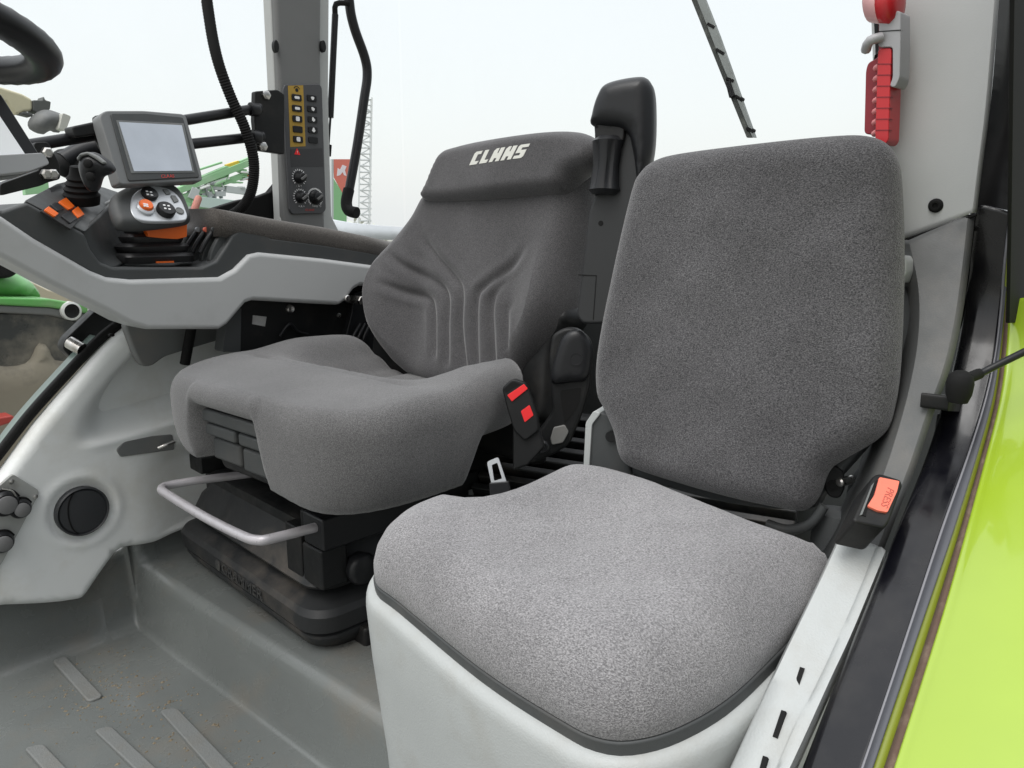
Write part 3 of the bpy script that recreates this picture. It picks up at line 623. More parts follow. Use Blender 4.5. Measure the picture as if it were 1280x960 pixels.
for u, v in ((332, 119), (328, 183)): lathe('bolt', STEEL, pl, FP, FP.at(u, v), [(.012, -.002), (.012, .007), (.009, .009)], 6)
for u, v in ((318, 137), (320, 171)): lathe('rail_end', SATIN, pl, Frame(pY(u, v, 1.87), (0, 1, 0), (0, 0, 1)), (0, 0), [(.017, -.012), (.017, .008), (.014, .012)], 18)
plate('clamp', BLACK, rails, FY(1.76), rounded(FY(1.76).many([(90, 158), (118, 152), (140, 155), (142, 165), (95, 172)]), .006), -.05, .0, .006)
tube('clamp_arm', SATIN, rails, [pY(80, 203, 1.93), pY(100, 192, 1.93), pY(125, 183, 1.92), pY(145, 176, 1.88)], .024, 14)
tube('clamp_arm', BLACK, rails, [pY(128, 150, 1.80), pY(132, 175, 1.78), pY(140, 190, 1.76)], .02, 12)
lathe('clamp_ball', BLACK, rails, camframe(0, 0, pY(84, 204, 1.94)), (0, 0), [(.012, -.03), (.03, -.015), (.033, 0), (.03, .015), (.014, .026)], 20)
FB = FY(1.5)
bp_ = plate('terminal_bracket', BLACK, rails, FB, rounded(FB.many([(42, 178), (60, 177), (75, 205), (76, 224), (60, 228), (52, 232), (0, 245), (0, 230), (50, 212)]), .006), -.04, .0, .004)
for u, v in ((57, 191), (56, 218), (64, 218)): lathe('bolt', STEEL, bp_, FB, FB.at(u, v), [(.009, -.002), (.009, .012), (.006, .015)], 6)

# ================================================================== STEERING WHEEL
WF = Frame((.245, 1.30, .268), (math.cos(.2), 0, -math.sin(.2)), (0, 1, 0))
sw = thing('steering_wheel', 'black ribbed steering wheel rim cut off by the top left corner', 'steering wheel', WF.o)
rg = []
for k in range(96):
    q = 2*math.pi*k/96; rr = .200
    rg.append([WF.to3((rr+.024*math.cos(p))*math.cos(q), (rr+.024*math.cos(p))*math.sin(q), .019*math.sin(p)*(1+(.06 if k % 2 else 0))) for p in [2*math.pi*j/16 for j in range(16)]])
rg.append(rg[0]); loft('rim', SATIN, sw, rg, cap=False, sharp=0)
lathe('hub', SATIN, sw, WF, (0, 0), [(.07, -.05), (.075, -.01), (.06, .01), (.03, .014)], 28)
for a in (2.6, 4.2, 1.0): tube('spoke', SATIN, sw, [WF.to3(.06*math.cos(a), .06*math.sin(a), -.015), WF.to3(.195*math.cos(a), .195*math.sin(a), -.004)], .016, 10, 1)
lathe('steering_column', BLACK, sw, WF, (0, 0), [(.04, -.5), (.05, -.3), (.045, -.05)], 20)

# ================================================================== FAR SIDE: window pillar, hose, frame, door strut, grab bar
WP = FY(1.93)
pil = thing('window_pillar', 'grey window pillar with a panel of switches and rotary knobs', 'pillar', pY(375, 270, 1.95))
plate('post', mat('window_pillar_grey', (.15, .152, .15), .55, bump=.15, bscale=500, var=.25, vscale=6), pil, WP, WP.many([(326, -420), (408, -420), (402, 60), (404, 180), (408, 300), (362, 300), (356, 270), (350, 120)]), -.05, .0, .012, 4)
plate('post_edge', mat('pale_pillar_edge', (.42, .43, .42), .5), pil, FY(1.95), FY(1.95).many([(318, -420), (415, -420), (411, 120), (415, 270), (430, 300), (350, 300), (351, 270), (344, 120)]), -.04, .0, .006, 2)
po = WP.many([(354, 106), (398, 105), (401, 110), (406, 262), (402, 267), (364, 268), (360, 262), (352, 112)])
pan = plate('switch_panel', mat('panel_charcoal', (.065, .066, .07), .5), pil, WP, rounded(po, .006), -.002, .007, .003)
plate('ochre_field', YEL, pan, WP, WP.many([(358, 107.5), (377, 107), (380, 183), (361, 184)]), .006, .0076, 0)
plate('blank_field', mat('panel_dark', (.035, .035, .038), .5), pan, WP, WP.many([(361, 187), (401, 185.5), (402, 208), (362, 209)]), .006, .0076, 0)
rows = [122.5, 136, 149, 162, 174.5]
for i, v in enumerate(rows):
    for j in (0, 1):
        u = (368.5 if j == 0 else 387.5)+i*.45; vv = v+(.8 if j else 0)
        c = WP.at(u, vv); w, h = .0155, .0088
        b = plate('push_switch', SATIN, pan, WP, rounded([(c[0]-w, c[1]-h), (c[0]+w, c[1]-h), (c[0]+w, c[1]+h), (c[0]-w, c[1]+h)], .004), .006, .011, .0015, 2)
        if not ((j == 0 and i == 3) or (j == 1 and i == 4)):
            if j == 0: pts = rounded([(c[0]-.008, c[1]-.0035), (c[0]+.008, c[1]-.0035), (c[0]+.008, c[1]+.0035), (c[0]-.008, c[1]+.0035)], .003)
            else: pts = [(c[0]+(.005+.0012*math.sin(3*q+i))*math.cos(q)+.001, c[1]+(.0055+.0012*math.cos(2*q+i))*math.sin(q)) for q in [2*math.pi*k/14 for k in range(14)]]
            if j == 0 and i in (2, 4): pts = [(c[0]+(x-c[0])*.75, c[1]+(y-c[1])*1.7) for x, y in pts]
            plate('symbol', GLYPH, b, WP, pts, .0105, .0116, 0)
t = WP.at(369, 113); disc('printed_symbol', SATIN, pan, WP, t, .005, .006, .0082, 0, 14)
plate('printed_symbol', SATIN, pan, WP, [(t[0]+r*math.cos(a), t[1]+r*math.sin(a)) for r, a in [(.0105, math.radians(x)) for x in range(20, 161, 20)]+[(.0085, math.radians(x)) for x in range(160, 19, -20)]], .006, .0082, 0)
t = WP.at(369.5, 190)
plate('warning_symbol', BRED, pan, WP, rounded([(t[0]-.010, t[1]-.008), (t[0]+.010, t[1]-.008), (t[0], t[1]+.010)], .002), .006, .0086, .0004)
text('warning_mark', '!', GLYPH, pan, WP, (t[0], t[1]-.001), .010, .0088, .0003)
for u, v, r in ((372, 222, .0165), (373.5, 246.5, .0165), (392, 247, .0195)):
    c = WP.at(u, v)
    for a in range(-135, 136, 18 if r < .018 else 10):
        q = math.radians(90-a); rr = r*1.15
        plate('scale_mark', GLYPH, pan, WP, [(c[0]+x*math.cos(q)-y*math.sin(q), c[1]+x*math.sin(q)+y*math.cos(q)) for x, y in ((rr, -.0011), (rr+.0045, -.0011), (rr+.0045, .0011), (rr, .0011))], .006, .0081, 0) if r > .018 or True else None
    kk = lathe('rotary_knob', SATIN, pan, WP, c, [(r, .005), (r, .012), (r*.82, .016), (r*.74, .028), (r*.6, .030)], 26)
    q = math.radians(35)
    plate('knob_grip', mat('knob_edge', (.12, .12, .12), .4), kk, WP, [(c[0]+x*math.cos(q)-y*math.sin(q), c[1]+x*math.sin(q)+y*math.cos(q)) for x, y in ((-.011, -.003), (.011, -.003), (.011, .003), (-.011, .003))], .029, .034, .001)
for u, v, s in ((372, 232.5, '- % +'), (375, 258, '< A >'), (394, 257.5, 'Temp °C')):
    text('printed_text', s, GLYPH, pan, WP, WP.at(u, v), .0085, .0074, .0003)
text('maker_text', 'CLAAS', REDP, pan, WP, WP.at(385, 262.5), .0085, .0074, .0003, shear=.3, xs=1.2)
for u in (345, 404): disc('pillar_clip', BLACK, pil, FY(1.925), FY(1.925).at(u, 58), .008, -.01, .004, .002, asp=2)
hose = tube('corrugated_hose', MATTE, None, [pY(243, -420, 1.93), pY(247, -200, 1.92), pY(255, -40, 1.90), pY(262, 25, 1.88), pY(272, 75, 1.86), pY(288, 120, 1.85), pY(306, 160, 1.84), pY(317, 200, 1.84), pY(315, 235, 1.85), pY(304, 258, 1.87), pY(285, 272, 1.90)], .0125, 14, 26, rf=lambda t: 1.0+.13*(int(round(t*260)) % 2))
tag(hose, 'black corrugated hose curving down in front of the far window', 'hose')
SEALF = FY(2.0)
ws = plate('window_surround', MATTE, None, SEALF, SEALF.many([(230, 275), (262, 262), (300, 250), (322, 246), (338, 240), (348, 228), (353, 208), (353, 100), (352, 40), (375, 40), (375, 290), (230, 300)]), -.03, .0, .004)
tag(ws, 'black rounded lower corner of the far side window surround', 'window frame')
SEALB = FY(2.05)
st = thing('gas_strut', 'thin black gas strut hanging beside the grab bar at the far window', 'gas strut', pY(415, 100, 1.98))
tube('cylinder', SATIN, st, [pY(419, 18, 1.98), pY(413, 147, 1.98)], .0095, 12, 1)
tube('rod', STEEL if False else SATIN, st, [pY(413, 147, 1.98), pY(410.5, 184, 1.98)], .0035, 8, 1)
tube('end_fitting', MATTE, st, [pY(411, 181, 1.98), pY(410.5, 188, 1.98), pY(410, 195, 1.98)], .009, 10, 2)
tube('end_fitting', MATTE, st, [pY(419, 20, 1.98), pY(420, 5, 1.98), pY(435, 4, 1.98)], .008, 10, 3)
gbar = thing('grab_bar', 'bent black grab bar with a turned end at the far window', 'handle', pY(450, 100, 1.99))
tube('bar', SATIN, gbar, [pY(438, -300, 1.99), pY(436, -40, 1.99), pY(437, 5, 1.99), pY(443, 35, 1.99), pY(456, 72, 1.99), pY(459, 95, 1.99), pY(455, 125, 1.99), pY(446, 185, 1.99), pY(435, 245, 1.99)], .0145, 16, 6)
tube('end_grip', MATTE, gbar, [pY(436, 237, 1.99), pY(433, 253, 1.985), pY(436, 263, 1.97), pY(446, 266, 1.94)], .0175, 16, 5)
# window glass
gl = bpy.data.materials.new('window_glass'); gl.use_nodes = True; nt = gl.node_tree
for n_ in list(nt.nodes): nt.nodes.remove(n_)
o_ = nt.nodes.new('ShaderNodeOutputMaterial'); mx = nt.nodes.new('ShaderNodeMixShader'); tr_ = nt.nodes.new('ShaderNodeBsdfTransparent'); df = nt.nodes.new('ShaderNodeBsdfDiffuse'); ms = nt.nodes.new('ShaderNodeMixShader'); gs = nt.nodes.new('ShaderNodeBsdfGlossy')
tr_.inputs[0].default_value = (.985, .99, .99, 1); df.inputs[0].default_value = (.9, .92, .92, 1); gs.inputs['Roughness'].default_value = .02
nz = nt.nodes.new('ShaderNodeTexNoise'); nz.inputs['Scale'].default_value = 6; nz.inputs['Detail'].default_value = 6; tc_ = nt.nodes.new('ShaderNodeTexCoord'); nt.links.new(tc_.outputs['Object'], nz.inputs['Vector'])
mr = nt.nodes.new('ShaderNodeMapRange'); mr.inputs[1].default_value = .45; mr.inputs[2].default_value = .8; mr.inputs[3].default_value = .0; mr.inputs[4].default_value = .03; nt.links.new(nz.outputs['Fac'], mr.inputs[0])
nt.links.new(mr.outputs[0], mx.inputs[0]); nt.links.new(tr_.outputs[0], mx.inputs[1]); nt.links.new(df.outputs[0], mx.inputs[2])
fr_ = nt.nodes.new('ShaderNodeFresnel'); fr_.inputs[0].default_value = 1.08; nt.links.new(fr_.outputs[0], ms.inputs[0]); nt.links.new(mx.outputs[0], ms.inputs[1]); nt.links.new(gs.outputs[0], ms.inputs[2]); nt.links.new(ms.outputs[0], o_.inputs[0])
def pane(nm, pts, lab): 
    o = build(nm, pts, [tuple(range(len(pts)))], gl, recalc=False); return tag(o, lab, 'window')
pane('side_window', [(a, 2.03, b) for a, b in [(-.3, -.85), (.45, -.52), (.78, -.20), (1.775, -.05), (1.775, 1.3), (-.3, 1.3)]], 'slightly hazy glass pane of the far side window')
pane('rear_window', [(1.78, a, b) for a, b in [(2.025, -.1), (.30, -.1), (.30, 1.3), (2.025, 1.3)]], 'slightly hazy glass pane of the rear window behind the seats')

# ================================================================== FAR WHEEL-ARCH COVER
SCF = FY(1.90)
so = SCF.many([(-60, 660), (0, 588), (40, 532), (90, 474), (128, 432), (157, 407), (175, 404), (300, 385), (420, 395), (420, 540), (330, 640), (240, 655), (190, 676), (158, 681), (140, 688), (105, 738), (92, 747), (50, 752), (0, 754), (-70, 756)])
ve = SCF.at(95, 634); e1 = SCF.at(105, 560); e2 = SCF.at(205, 545)
def cover_h(A, B, D):
    # raised rim along the sloping window edge, hollow behind it, ledge below
    led = e1[1]+.012+.03*sstep((A-e1[0])/.35)
    up_ = np.clip(B-led, 0, 1)
    h = -np.minimum(.15, .010*sstep(up_/.03)+.95*up_)*sstep((D-.045)/.075)*sstep((A-(e1[0]-.05))/.10)
    h += .006*np.exp(-((B-led)/.012)**2)*sstep((A-e1[0]+.03)/.06)
    r = np.sqrt((A-ve[0])**2+(B-ve[1])**2)
    h += .004*np.exp(-((r-.082)/.010)**2)-.006*sstep((.080-r)/.02)
    h -= .03*sstep((A-(ve[0]+.12))/.18)*sstep((e1[1]-.02-B)/.05)
    return h
sc = thing('wheel_arch_cover', 'pale grey moulded wheel arch cover with round vent below the far window', 'side cover', pY(150, 700, 1.88))
pillow('cover_panel', PANEL, sc, SCF, resample(cat_rom(so, 2), .01), .035, .02, .03, .02, .009, cover_h)
vent = lathe('air_vent', mat('vent_black', (.030, .032, .035), .5), sc, SCF, ve, [(.058, .005), (.058, .043), (.055, .046), (.053, .042), (.051, .041), (.050, .044), (.03, .0455), (.01, .0465)], 40)
sl = [(ve[0]-.012-.022*math.cos(a)*1.0+.0, ve[1]+.05*math.sin(a)) for a in [math.radians(x) for x in range(-75, 76, 10)]]
plate('vent_seam', MATTE, vent, SCF, sl+[(x+.003, y) for x, y in reversed(sl)], .040, .0466, 0)
SF = Frame(SCF.to3(0, 0, .036), SCF.e1, SCF.e2)
sp = plate('socket_panel', mat('socket_plate', (.36, .37, .355), .45, dirt=(.2, .18, .15), dscale=12, damt=.5), sc, SF, rounded(SF.many([(-40, 640), (15, 592), (47, 612), (47, 618), (2, 702), (-40, 760)]), .006), -.004, .006, .002)
for u, v in ((13, 601), (43, 620)): lathe('screw', STEEL, sp, SF, SF.at(u, v), [(.005, .004), (.005, .008), (.003, .009)], 12)
for u, v, r in ((4, 628, .028), (23, 634, .022), (0, 676, .024)):
    k_ = lathe('power_socket', SATIN, sp, SF, SF.at(u, v, .01), [(r, .003), (r, .024), (r*.9, .03), (r*.8, .034)], 24)
    lathe('socket_cap', mat('socket_lid', (.16, .16, .16), .4), k_, SF, SF.at(u, v, .01), [(r*.7, .03), (r*.7, .038), (r*.55, .040)], 20)
    tube('cap_strap', MATTE, k_, [SF.to3(SF.at(u, v, .01)[0]+r*math.cos(a)*1.05, SF.at(u, v, .01)[1]+r*math.sin(a)*1.05, .02) for a in (0.3, 1.0, 1.7, 2.4)], .003, 6)
tube('tether', STEEL, sp, [SF.to3(*SF.at(-3, 607), .03), SF.to3(*SF.at(8, 609), .034), SF.to3(*SF.at(14, 617), .03)], .002, 6)
plate('belt_anchor', MIDGREY, sc, SF, rounded(SF.many([(145, 562), (155, 552), (190, 545), (215, 543), (218, 562), (150, 571)]), .006), -.05, .003, .004)
tube('anchor_bolt', STEEL, sc, [pY(198, 560, 1.85), pY(208, 556, 1.84), pY(218, 552, 1.84)], .005, 8)
plate('recess_cover', MIDGREY, sc, FY(1.835), rounded(FY(1.835).many([(157, 406), (158, 412), (170, 445), (178, 458), (190, 458), (206, 446), (235, 437), (275, 425), (275, 400), (170, 400)]), .012), -.03, .0, .010)
disc('plug', MATTE, sc, SF, SF.at(140, 419), .006, -.01, .002, .001, asp=.6)
# window seal along the sloping edge
ed = [(-60, 645), (0, 568), (40, 517), (88, 464), (126, 424), (154, 402)]
tag(ribbon('window_seal', MATTE, None, [[pY(u-3, v-3, 1.90) for u, v in ed], [pY(u+4, v+4, 1.90) for u, v in ed]], .02, 6), 'narrow black seal along the sloping edge of the far window', 'seal')
tag(ribbon('window_sill_edge', mat('aged_glass_edge', (.16, .21, .19), .3), None, [[pY(u-14, v-6, 1.97) for u, v in ed[:-1]], [pY(u-2, v-3, 1.92) for u, v in ed[:-1]]], .006, 6), 'greenish edge strip of glass along the sloping far window', 'trim')
HB = FY(1.98)
hbx = thing('hinge_bracket', 'black window hinge bracket with a steel bolt below the console', 'hinge', pY(110, 430, 1.95))
plate('bracket', BLACK, hbx, HB, rounded(HB.many([(78, 436), (82, 424), (130, 378), (175, 345), (180, 390), (150, 402), (92, 450)]), .01), -.04, .0, .006)
tube('bolt', STEEL, hbx, [pY(87, 428, 1.95), pY(103, 437, 1.92)], .015, 12, 1)
# dark upright between cover and step
tag(ribbon('mat_upturn', mat('upturn_rubber', (.15, .16, .155), .5, dirt=(.2, .17, .13), dscale=6, damt=.4), None, [[pY(u, v, 1.93) for u, v in [(-60, 754), (0, 752), (60, 750), (98, 744), (120, 712), (142, 686), (170, 676), (240, 660)]], [pY(u, v, 1.915) for u, v in [(-60, 800), (0, 797), (60, 792), (104, 780), (130, 760), (152, 742), (180, 735), (240, 730)]]], .006, 6, crossn=1), 'grey rubber edge of the floor mat turned up below the wheel arch cover', 'floor edge') if False else None

# ================================================================== REAR WALL behind and between the seats
rw = thing('rear_wall', 'dark rear cab wall with slatted vent between the two seats', 'wall', (1.62, 1.2, -.84))
RWF = Frame((1.62, 0, 0), (0, -1, 0), (0, 0, 1))
plate('wall_panel', DKGREY, rw, RWF, [(-2.0, -.9), (-.25, -.9), (-.25, -.14), (-2.0, -.14)], -.05, 0, .004)
gf2 = Frame((1.38, .86, -.55), (.25, -.97, 0), (.8, .1, .45))
plate('vent_panel', BLACK, rw, gf2, [(-.35, -.25), (.35, -.25), (.35, .22), (-.35, .22)], -.03, -.012, .003)
for i in range(12):
    plate('vent_slat', BASE, rw, gf2, [(-.35, -.24+.037*i), (.35, -.24+.037*i), (.35, -.224+.037*i), (-.35, -.224+.037*i)], -.014, .012, .003)
tag(ribbon('window_haze_strip', mat('pale_haze', (.60, .63, .66), .5), None, [[pX(u, v, 1.72) for u, v in [(400, 272), (440, 279), (500, 284), (600, 288)]], [pX(u, v, 1.72) for u, v in [(400, 300), (440, 300), (500, 300), (600, 306)]]], .02, 4), 'pale strip coloured like glass reflection and haze, along the lower edge of the rear window behind the driver seat', 'rail')  # glass reflection and haze put into the pale colour of this strip
# loose belt tongue between the seats
tg = Frame(pX(620, 590, .93), (.55, -.8, 0), (.15, .12, .9))
tgo = thing('belt_tongue', 'silver seat belt tongue standing between the two seats', 'belt tongue', tg.o)
fo = rounded(tg.many([(609, 577), (623, 571), (634, 604), (615, 606)]), .004); fi = rounded(tg.many([(615, 581), (622, 578), (628, 598), (618, 601)]), .002)
vs = []; n1 = 40
A1 = resample(fo, 1e9 if False else .002)
oo = resample(fo, sum((Vector(a)-Vector(b)).length for a, b in zip(fo, fo[1:]+fo[:1]))/60)[:60]; ii = resample(fi, sum((Vector(a)-Vector(b)).length for a, b in zip(fi, fi[1:]+fi[:1]))/60)[:60]
if len(oo) == len(ii):
    loft('tongue', SILVER, tgo, [[tg.to3(p.x, p.y, 0) for p in oo], [tg.to3(p.x, p.y, .004) for p in oo], [tg.to3(p.x, p.y, .004) for p in ii], [tg.to3(p.x, p.y, 0) for p in ii], [tg.to3(p.x, p.y, 0) for p in oo]], cap=False, sharp=30)
plate('tongue_body', SATIN, tgo, tg, tg.many([(612, 603), (636, 601), (642, 630), (614, 632)]), -.004, .008, .002)

# ================================================================== DOOR SIDE: pillar, sill, frame, fender
VV = [960, 860, 760, 660, 570, 500, 440, 380, 320, 262]
pu = [1003, 1042, 1082, 1122, 1158, 1180, 1196, 1208, 1215, 1221]
bo = [1078, 1112, 1145, 1178, 1210, 1232, 1245, 1252, 1257, 1264]
go_ = [1092, 1126, 1160, 1194, 1222, 1241, 1250, 1256, 1261, 1268]
oo_ = [1105, 1138, 1170, 1201, 1227, 1245, 1253.5, 1259, 1264, 1270]
ro = [1117, 1149, 1180, 1208, 1232, 1249, 1257, 1262, 1267, 1272]
def ln(us, y, dz=0): 
    l = [pY(u, v, y)+Vector((0, 0, dz)) for u, v in zip(us, VV)]
    e = l[0]*1 + (l[0]-l[1])*.8
    return [e]+l
df_ = thing('door_surround', 'glossy black door frame running along the lime fender', 'door frame', pY(1100, 800, .2))
def nxt(base, us, dz=0.0, k=1.0):
    # the next line outwards: same station along the sill as the base point, so the strip lies flat
    q = [pX(u, v, b.x)+Vector((0, 0, dz)) for u, v, b in zip(us, VV, base[1:])]
    return [q[0]+(q[0]-q[1])*.8]+q
PU = ln(pu, .207); PIN = [p+Vector((0, .003, -.06)) for p in PU]
BO = nxt(PU, bo, -.004); BM = [(a+b)*.5+Vector((0, 0, .004)) for a, b in zip(PU, BO)]
ribbon('sill_face', GLOSS, df_, [PIN, PU, BM, BO], .012, 8, crossn=4, sharp=0)
GO2 = nxt(BO, go_, .004); OO2 = nxt(GO2, oo_, -.006); RO2 = nxt(OO2, ro, .004)
ribbon('door_seal', GREYSEAL, df_, [[p+Vector((0, .002, -.002)) for p in BO], [(a+b)*.5+Vector((0, 0, .005)) for a, b in zip(BO, GO2)], GO2], .008, 8, crossn=3, sharp=0)
ribbon('upper_post', mat('dark_post', (.022, .021, .022), .5), df_, [[pY(u, v, .222) for u, v in [(1284, -420), (1249, 0), (1238, 130), (1221, 262), (1219, 300)]], [pY(u, v, .19) for u, v in [(1322, -420), (1280, 0), (1272, 130), (1264, 262), (1262, 300)]]], .01, 6)
tube('lip_bead', GLOSS, df_, [pY(u, v, .205) for u, v in [(1220, 286), (1236, 276), (1250, 266), (1260, 254), (1266, 256), (1264, 290), (1259, 340)]], .003, 8)
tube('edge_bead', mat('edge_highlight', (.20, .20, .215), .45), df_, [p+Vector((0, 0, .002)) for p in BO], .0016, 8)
fd = thing('rear_fender', 'bright lime green rear fender beside the door opening', 'fender', pY(1200, 800, .12))
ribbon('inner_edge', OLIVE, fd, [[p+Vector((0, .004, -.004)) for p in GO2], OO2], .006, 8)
ribbon('edge_rubber', RUST, fd, [[p+Vector((0, .002, -.002)) for p in OO2], [(a+b)*.5+Vector((0, 0, .004)) for a, b in zip(OO2, RO2)], [p+Vector((0, -.002, -.004)) for p in RO2]], .006, 8, crossn=3, sharp=0)
L0 = RO2
def out(dy, dz): return [p+Vector((0, -dy, dz)) for p in L0[:9]]
ribbon('fender_skin', LIME, fd, [out(-.002, -.05), out(0, -.004), out(.006, .002), out(.02, .006), out(.06, .012), out(.14, .016), out(.28, .010), out(.42, -.02), out(.55, -.10)], .004, 8, crossn=4, sharp=0)
plate('shadow_gap_sheet', MATTE, df_, FY(.150), FY(.150).many([(1300, -420), (1345, -420), (1318, 100), (1306, 400), (1262, 404), (1264, 300), (1268, 0)]), -.004, 0, .001)  # matte black sheet standing in for the shadowed gap beside the post
# C pillar with trims
rp = thing('rear_pillar', 'tall light grey rear door pillar trim with a round black screw', 'pillar', pY(1170, 290, .25))
pl_l = [(1068, -420), (1088, 0), (1092, 100), (1098, 200), (1104, 306)]
pl_r = [(1284, -420), (1249, 0), (1238, 130), (1228, 210), (1221, 266)]
ribbon('pillar_trim', PILLAR, rp, [[pX(u, v, 1.125)+Vector((.10, .012, 0)) for u, v in pl_l], [pX(u, v, 1.125) for u, v in pl_l], [pX(u+16, v, 1.108) for u, v in pl_l], [pX(u-6, v, 1.100) for u, v in pl_r], [pX(u, v, 1.104) for u, v in pl_r]], .006, 6, crossn=1, sharp=20)
sfr = Frame(pX(1170, 257, 1.104), (0, -1, 0), (0, 0, 1))
sc_ = lathe('trim_screw', MATTE, rp, sfr, (0, 0), [(.0088, -.01), (.0088, .002), (.006, .0045), (.0035, .0045), (.003, .002)], 20)
lt_ = thing('lower_pillar_trim', 'scuffed dark grey trim sweeping down from the rear pillar to the red buckle', 'trim', pY(1170, 400, .26))
a_ = [(1100, 308), (1104, 360), (1104, 420), (1100, 480), (1088, 540), (1066, 600), (1040, 660), (1020, 700)]
m_ = [(1128, 300), (1140, 360), (1140, 420), (1130, 480), (1114, 540), (1094, 600), (1072, 652), (1056, 700)]
b_ = [(1219, 268), (1212, 330), (1202, 400), (1188, 460), (1166, 520), (1146, 580), (1122, 642), (1100, 700)]
def xv(v): return 1.103-.20*(v-268)/432
TG = mat('trim_grey', (.105, .108, .107), .5, bump=.2, bscale=500, dirt=(.19, .175, .155), dscale=9, damt=.5)
ribbon('trim_skin', TG, lt_, [[pX(u, v, xv(v)+.09) for u, v in a_], [pX(u, v, xv(v)+.012) for u, v in m_], [pX(u+8, v, xv(v)) for u, v in m_], [pX(u-9, v, xv(v)) for u, v in b_], [pX(u, v, xv(v)+.006) for u, v in b_]], .005, 6, crossn=1, sharp=25)
tube('trim_gap', MATTE, lt_, [pX(u, v, 1.103) for u, v in [(1124, 302.5), (1172, 286), (1221, 268)]], .0022, 8)
rt = thing('belt_retractor_cover', 'slate grey belt retractor cover half hidden behind the passenger backrest', 'cover', pY(1130, 430, .28))
RF = Frame(pX(1125, 430, 1.075), (-.1, -1, 0), (0, 0, 1))
pillow('cover_shell', DKGREY, rt, RF, cat_rom(RF.many([(1100, 350), (1124, 354), (1136, 375), (1146, 410), (1147, 450), (1141, 468), (1128, 490), (1118, 530), (1100, 560), (1080, 560), (1080, 360)]), 4), .02, .02, .03, .02, .007)
plate('latch', WHITE, rt, RF, rounded(RF.many([(1104, 319), (1137, 320), (1141, 326), (1141, 340), (1135, 354), (1104, 353)]), .004), -.02, .022, .004)
# passenger belt buckle in the sill
PBF = Frame(pY(1096, 625, .222), (.40, -.80, -.30), (.62, .26, .45))
pbk = thing('passenger_buckle', 'black belt buckle with faded red button at the end of the white sill trim', 'belt buckle', PBF.o)
oc = PBF.many([(1067, 648), (1092, 594), (1100, 591), (1126, 599), (1129, 606), (1112, 652), (1106, 660), (1070, 652)])
bb = plate('buckle_body', BLACK, pbk, PBF, rounded(oc, .005), -.05, .0, .004, 3)
plate('buckle_cavity', MATTE, bb, PBF, PBF.many([(1076, 644), (1090, 606), (1096, 600), (1098, 602), (1084, 634), (1082, 646)]), -.002, .001, 0)
plate('cavity_edge', MIDGREY, bb, PBF, PBF.many([(1074, 645), (1089, 607), (1092, 604), (1077, 644)]), -.002, .0016, 0)
pb_ = plate('press_button', CORAL, bb, PBF, rounded(PBF.many([(1083, 634), (1092, 620), (1098, 598), (1123, 603), (1120, 616), (1108, 642), (1096, 640)]), .002), -.003, .003, .0015)
cpt = PBF.at(1109, 622, .003); c2 = PBF.at(1113, 612, .003); c1 = PBF.at(1105, 633, .003)
text('pressed_word', 'PRESS', PRESS, pb_, PBF, cpt, .011, .0031, .0003, xs=1.1, rot=math.atan2(c1[1]-c2[1], c1[0]-c2[0]))
# white sill trim with slots
tm = thing('sill_trim', 'white textured sill trim with three black slots beside the passenger seat', 'trim', pY(1030, 780, .25))
SL = [(1052, 668), (1030, 716), (1004, 770), (975, 830), (945, 895), (912, 968), (890, 1020)]
SM = [(1094, 681), (1072, 735), (1048, 790), (1020, 850), (990, 910), (962, 975), (938, 1030)]
SR = [(1107, 688), (1086, 740), (1063, 795), (1036, 853), (1008, 915), (978, 980), (955, 1035)]
ribbon('trim_skin', WHITE, tm, [[pY(u+1, v+6, .272)+Vector((.01, .01, -.02)) for u, v in SL], [pY(u, v, .262) for u, v in SL], [pY(u, v, .226) for u, v in SM], [pY(u+2, v+2, .223) for u, v in SM], [pY(u, v, .212) for u, v in SR], [pY(u, v, .212)+Vector((0, .002, -.03)) for u, v in SR]], .006, 6, crossn=2, sharp=60)
for k, q in ((3, [(990, 865), (996, 867), (1006, 836), (1000, 834)]), (4, [(966, 921), (972, 923), (983, 890), (977, 888)]), (5, [(946, 975), (952, 977), (960, 947), (954, 945)])):
    TF = frame3(pY(*SL[k], .262), pY(*SL[k+1], .262), pY(*SM[k], .226))
    if TF.n.dot(TF.o) > 0: TF = Frame(TF.o, TF.e1, -TF.e2)
    plate('slot', MATTE, tm, TF, TF.many(q, .003), -.002, .004, 0)
# ball stud and door strut
bs = thing('door_strut', 'black door gas strut with a ball joint on the door frame', 'gas strut', pY(1196, 500, .2))
lathe('stud_base', BLACK, bs, Frame(pY(1199, 520, .19), (1, 0, -.2), (0, 1, 0)), (0, 0), [(.024, -.02), (.024, -.001), (.020, .002)], 22)
BSF = FY(.186)
plate('stud_block', BLACK, bs, BSF, rounded(BSF.many([(1187, 495), (1212, 497), (1211, 515), (1185, 514)]), .004), -.03, .0, .004)
lathe('ball_socket', MATTE, bs, Frame(pY(1200, 479, .176), (1, 0, 0), (0, 1, 0)), (0, 0), [(.010, -.022), (.0135, -.012), (.0145, 0), (.0125, .009), (.006, .014)], 20)
tube('strut_rod', SATIN, bs, [pY(1204, 476, .172), pY(1225, 467, .162), pY(1280, 440, .125), pY(1340, 412, .085)], .0042, 10, 3)
tube('strut_ferrule', MATTE, bs, [pY(1210, 473, .169), pY(1224, 467, .163)], .0062, 10, 1)

